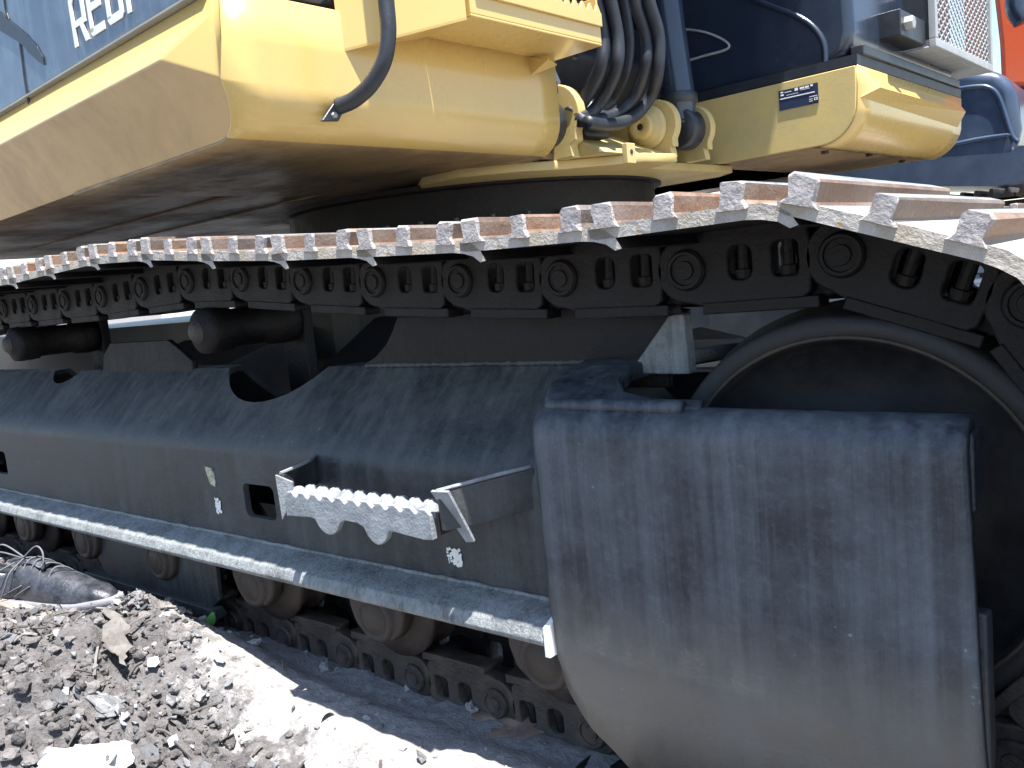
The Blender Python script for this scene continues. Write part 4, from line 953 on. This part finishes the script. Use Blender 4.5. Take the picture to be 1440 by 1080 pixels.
# green leaf
M['leaf'] = surf('green leaf', (0.10,0.30,0.06), (0.2,0.35,0.15), 0.3, 30, 0.5, 0.6, 0, (5,5,5), 0.1, 60)
q0 = P(280,890,y=0.95); q1 = P(299,862,y=0.95); ax = (q1-q0); sd_ = ax.cross(fwd).normalized()
v = []; fs = []
for i in range(7):
    t = i/6; w_ = 0.011*math.sin(math.pi*min(1, t*0.92+0.06))**0.6; c = q0+ax*t+Vector((0, 0.012*math.sin(t*3), 0)); v += [c-sd_*w_, c+Vector((0,0.003,0)), c+sd_*w_]
for i in range(6): fs += [(i*3, i*3+1, i*3+4, i*3+3), (i*3+1, i*3+2, i*3+5, i*3+4)]
o = link('leaf', mesh(v, fs), 'leaf', None, True); so = o.modifiers.new('s', 'SOLIDIFY'); so.thickness = 0.0008; tag(o, 'single bright green leaf standing in the soil under the track', 'leaf')
# cut hose / tube lying in the sun
c0 = G(405,1000,-0.785); c1 = G(462,1016,-0.775); dirv = (c1-c0).normalized()
path = [c0-dirv*0.02, c0, (c0+c1)/2, c1]
me = tube_me(path, 0.019, 20, 6, rf=lambda t: 0.45+0.55*sm(0, .5, t))
bm = bmesh.new(); bm.from_mesh(me); bm.faces.ensure_lookup_table()
caps = [f for f in bm.faces if len(f.verts) > 8]; caps.sort(key=lambda f: (f.calc_center_median()-c1).length)
bmesh.ops.delete(bm, geom=[caps[0]], context='FACES'); bm.to_mesh(me); bm.free()
M['pipe'] = surf('pale dusty pipe', (0.42,0.41,0.40), (0.25,0.24,0.23), 0.5, 12, 0.6, 0.8, 0.1, (5,5,5), 0.2, 60)
o = link('pipe_piece', me, 'pipe', None, True); so = o.modifiers.new('s', 'SOLIDIFY'); so.thickness = 0.002; so.offset = -1; tag(o, 'short pale pipe piece with an open end lying in the sunlit strip', 'pipe')
# dry mud patch with rust colour
M['mud'] = surf('rusty mud', (0.20,0.13,0.09), (0.30,0.24,0.19), 0.6, 10, 0.6, 0.9, 0.1, (4,4,4), 0.3, 80)
for px, py, s, lb in ((745,1010,0.075,'low rusty mud mound beside the lower chain in the middle'),(690,1000,0.055,'smaller rusty mud mound left of the big one beside the lower chain')):
    p = P(px, py, z=-0.795); vf = lump((p.x, p.y, gz(p.x, p.y)-0.004), s, 3, 0.22, random.Random(px)); me = bpy.data.meshes.new('mud'); me.from_pydata(vf[0], [], vf[1]); me.update()
    o = link('mud_mound', me, 'mud', None, True); tag(o, lb, 'mud')

# ------------------------------------------------------------------ old shoe on the heap
M['shoe'] = surf('dusty black leather', (0.018,0.020,0.026), (0.13,0.14,0.16), 0.5, 25, 0.35, 0.75, 0.1, (5,5,5), 0.25, 110, coat=0.1)
M['sole'] = surf('grey rubber sole', (0.20,0.205,0.22), (0.24,0.24,0.25), 0.6, 25, 0.6, 0.85, 0.1, (5,5,5), 0.25, 110)
M['lining'] = surf('pale grey shoe lining', (0.40,0.43,0.46), (0.25,0.26,0.28), 0.5, 25, 0.8, 0.9, 0.1, (5,5,5), 0.2, 110)
M['lace'] = surf('grey lace', (0.10,0.105,0.115), (0.2,0.2,0.21), 0.5, 60, 0.8, 0.9, 0.1, (5,5,5), 0.2, 110)
toe = P(166, 852, y=0.90); heel = P(-38, 835, y=0.755)
ax = (toe-heel); Ls = ax.length; ex = ax.normalized(); ey = Vector((0,0,1)).cross(ex).normalized(); ez = ex.cross(ey)
sh0 = heel + Vector((0,0,-0.004))
shoe = empty('sneaker', tuple(sh0), 'old dusty black lace-up shoe lying on the rubble at the left edge', 'shoe')
def SP(u, v_, w_): return sh0 + ex*(u*Ls) + ey*v_*1.25 + ez*w_*1.3
def spart(name, me, mat, smooth=True, parent=None): return part(name, me, mat, smooth, parent, root=shoe)
halfw = lambda u: 0.036*(0.72+0.28*math.sin(math.pi*min(1, u*1.15)))*(1 if 0.08 < u < 0.86 else max(0.12, math.sqrt(max(0, 1-((0.08-u)/0.10)**2))) if u <= 0.08 else max(0.10, math.sqrt(max(0, 1-((u-0.86)/0.145)**2)))) + 0.010*math.exp(-((u-0.72)/0.16)**2)
def toph(u):
    pts = [(0,0.075),(0.06,0.082),(0.18,0.066),(0.30,0.060),(0.42,0.076),(0.52,0.080),(0.65,0.064),(0.78,0.050),(0.90,0.042),(0.97,0.030),(1.0,0.016)]
    for (a, b), (c, d_) in zip(pts, pts[1:]):
        if a <= u <= c: return b+(d_-b)*(u-a)/(c-a)
    return pts[-1][1]
nu, nv = 40, 20; v = []; fs = []
for i in range(nu+1):
    u = i/nu; hw = halfw(u); H_ = toph(u); open_ = 0.03 < u < 0.44
    for j in range(nv+1):
        t = j/nv*2-1                       # -1 near side foot .. 1 far side foot, over the top
        a = abs(t); s_ = -1 if t < 0 else 1
        if open_: lim = 0.45; 
        else: lim = 0.0
        aa = (1-a); ang = aa*90
        y_ = s_*hw*(math.cos(R(ang))**0.75 if not open_ else (1-0.35*aa**1.5)); z_ = 0.012+(H_-0.012)*(math.sin(R(ang))**0.8 if not open_ else aa**0.9)
        z_ += 0.0025*noise.noise(Vector((u*9, t*3, 4)))
        y_ += 0.003*noise.noise(Vector((u*8, t*3, 8)))
        v.append(SP(u, y_, z_))
for i in range(nu):
    u = (i+.5)/nu
    for j in range(nv):
        if 0.03 < u < 0.44 and j in (nv//2-1, nv//2): continue
        k = i*(nv+1)+j; fs.append((k, k+1, k+nv+2, k+nv+1))
up_ = spart('upper', mesh(v, fs), 'shoe'); so = up_.modifiers.new('s', 'SOLIDIFY'); so.thickness = 0.004; so.offset = 0
v = []; fs = []; nu = 44
for i in range(nu+1):
    u = -0.012+1.03*i/nu; hw = halfw(min(1, max(0, u)))+0.004; lift = 0.008*sm(0.8, 1.0, u)
    for (yy, zz) in ((-hw,0.016),(-hw-0.001,0.006),(-hw+0.003,-0.006),(hw-0.003,-0.006),(hw+0.001,0.006),(hw,0.016)): v.append(SP(u, yy, zz+lift))
for i in range(nu):
    for j in range(6): fs.append((i*6+j, i*6+(j+1) % 6, (i+1)*6+(j+1) % 6, (i+1)*6+j))
fs += [tuple(range(6)), tuple(range(nu*6, nu*6+6))]
spart('sole', mesh(v, fs), 'sole')
v = []; fs = []
for i in range(13):
    u = 0.05+0.40*i/12; hw = halfw(u)-0.006
    for j in range(7): v.append(SP(u, hw*(j/3-1), 0.030+0.012*((j/3-1)**2)+0.02*sm(0.3,0.45,u)))
for i in range(12):
    for j in range(6): k = i*7+j; fs.append((k, k+1, k+8, k+7))
spart('lining', mesh(v, fs), 'lining')
v = []; fs = []
for i in range(9):
    u = 0.36+0.24*i/8
    for j in range(5): v.append(SP(u, 0.016*(j/2-1), toph(u)+0.006+0.012*sm(0.44,0.36,u)-0.004*(j/2-1)**2))
for i in range(8):
    for j in range(4): k = i*5+j; fs.append((k, k+1, k+6, k+5))
tg_ = spart('tongue', mesh(v, fs), 'shoe'); so = tg_.modifiers.new('s', 'SOLIDIFY'); so.thickness = 0.003
for i in range(5):
    u = 0.42+0.055*i
    spart('lace', tube_me([SP(u, -0.024, toph(u)-0.008), SP(u+0.012, -0.008, toph(u)+0.009), SP(u+0.03, 0.010, toph(u+0.03)+0.008), SP(u+0.04, 0.024, toph(u)-0.008)], 0.0022, 6, 5), 'lace')
spart('lace', tube_me([SP(0.43,-0.004,0.088), SP(0.36,-0.03,0.108), SP(0.30,-0.045,0.100), SP(0.33,-0.048,0.070), SP(0.42,-0.02,0.084)], 0.0022, 6, 8), 'lace')
spart('lace', tube_me([SP(0.43,-0.004,0.088), SP(0.52,0.0,0.112), SP(0.60,-0.012,0.104), SP(0.60,-0.02,0.078), SP(0.46,-0.006,0.086)], 0.0022, 6, 8), 'lace')
spart('lace', tube_me([SP(0.44,-0.006,0.088), SP(0.43,-0.036,0.070), SP(0.41,-0.045,0.045), SP(0.38,-0.05,0.020)], 0.0022, 6, 8), 'lace')
spart('lace', tube_me([SP(0.43,0.0,0.088), SP(0.30,0.0,0.112), SP(0.16,0.01,0.100), SP(0.02,0.02,0.112), SP(-0.1,0.02,0.104)], 0.0022, 6, 8), 'lace')
for k, (a, b) in enumerate(((0.36, 0.50), (0.44, 0.56))):
    pt = [SP(a, -halfw(a)-0.0035, 0.022), SP((a+b)/2, -halfw((a+b)/2)-0.004, 0.034), SP(b, -halfw(b)-0.0005, 0.046)]
    spart('stripe', tube_me(pt, 0.0016, 6, 4), 'lace')
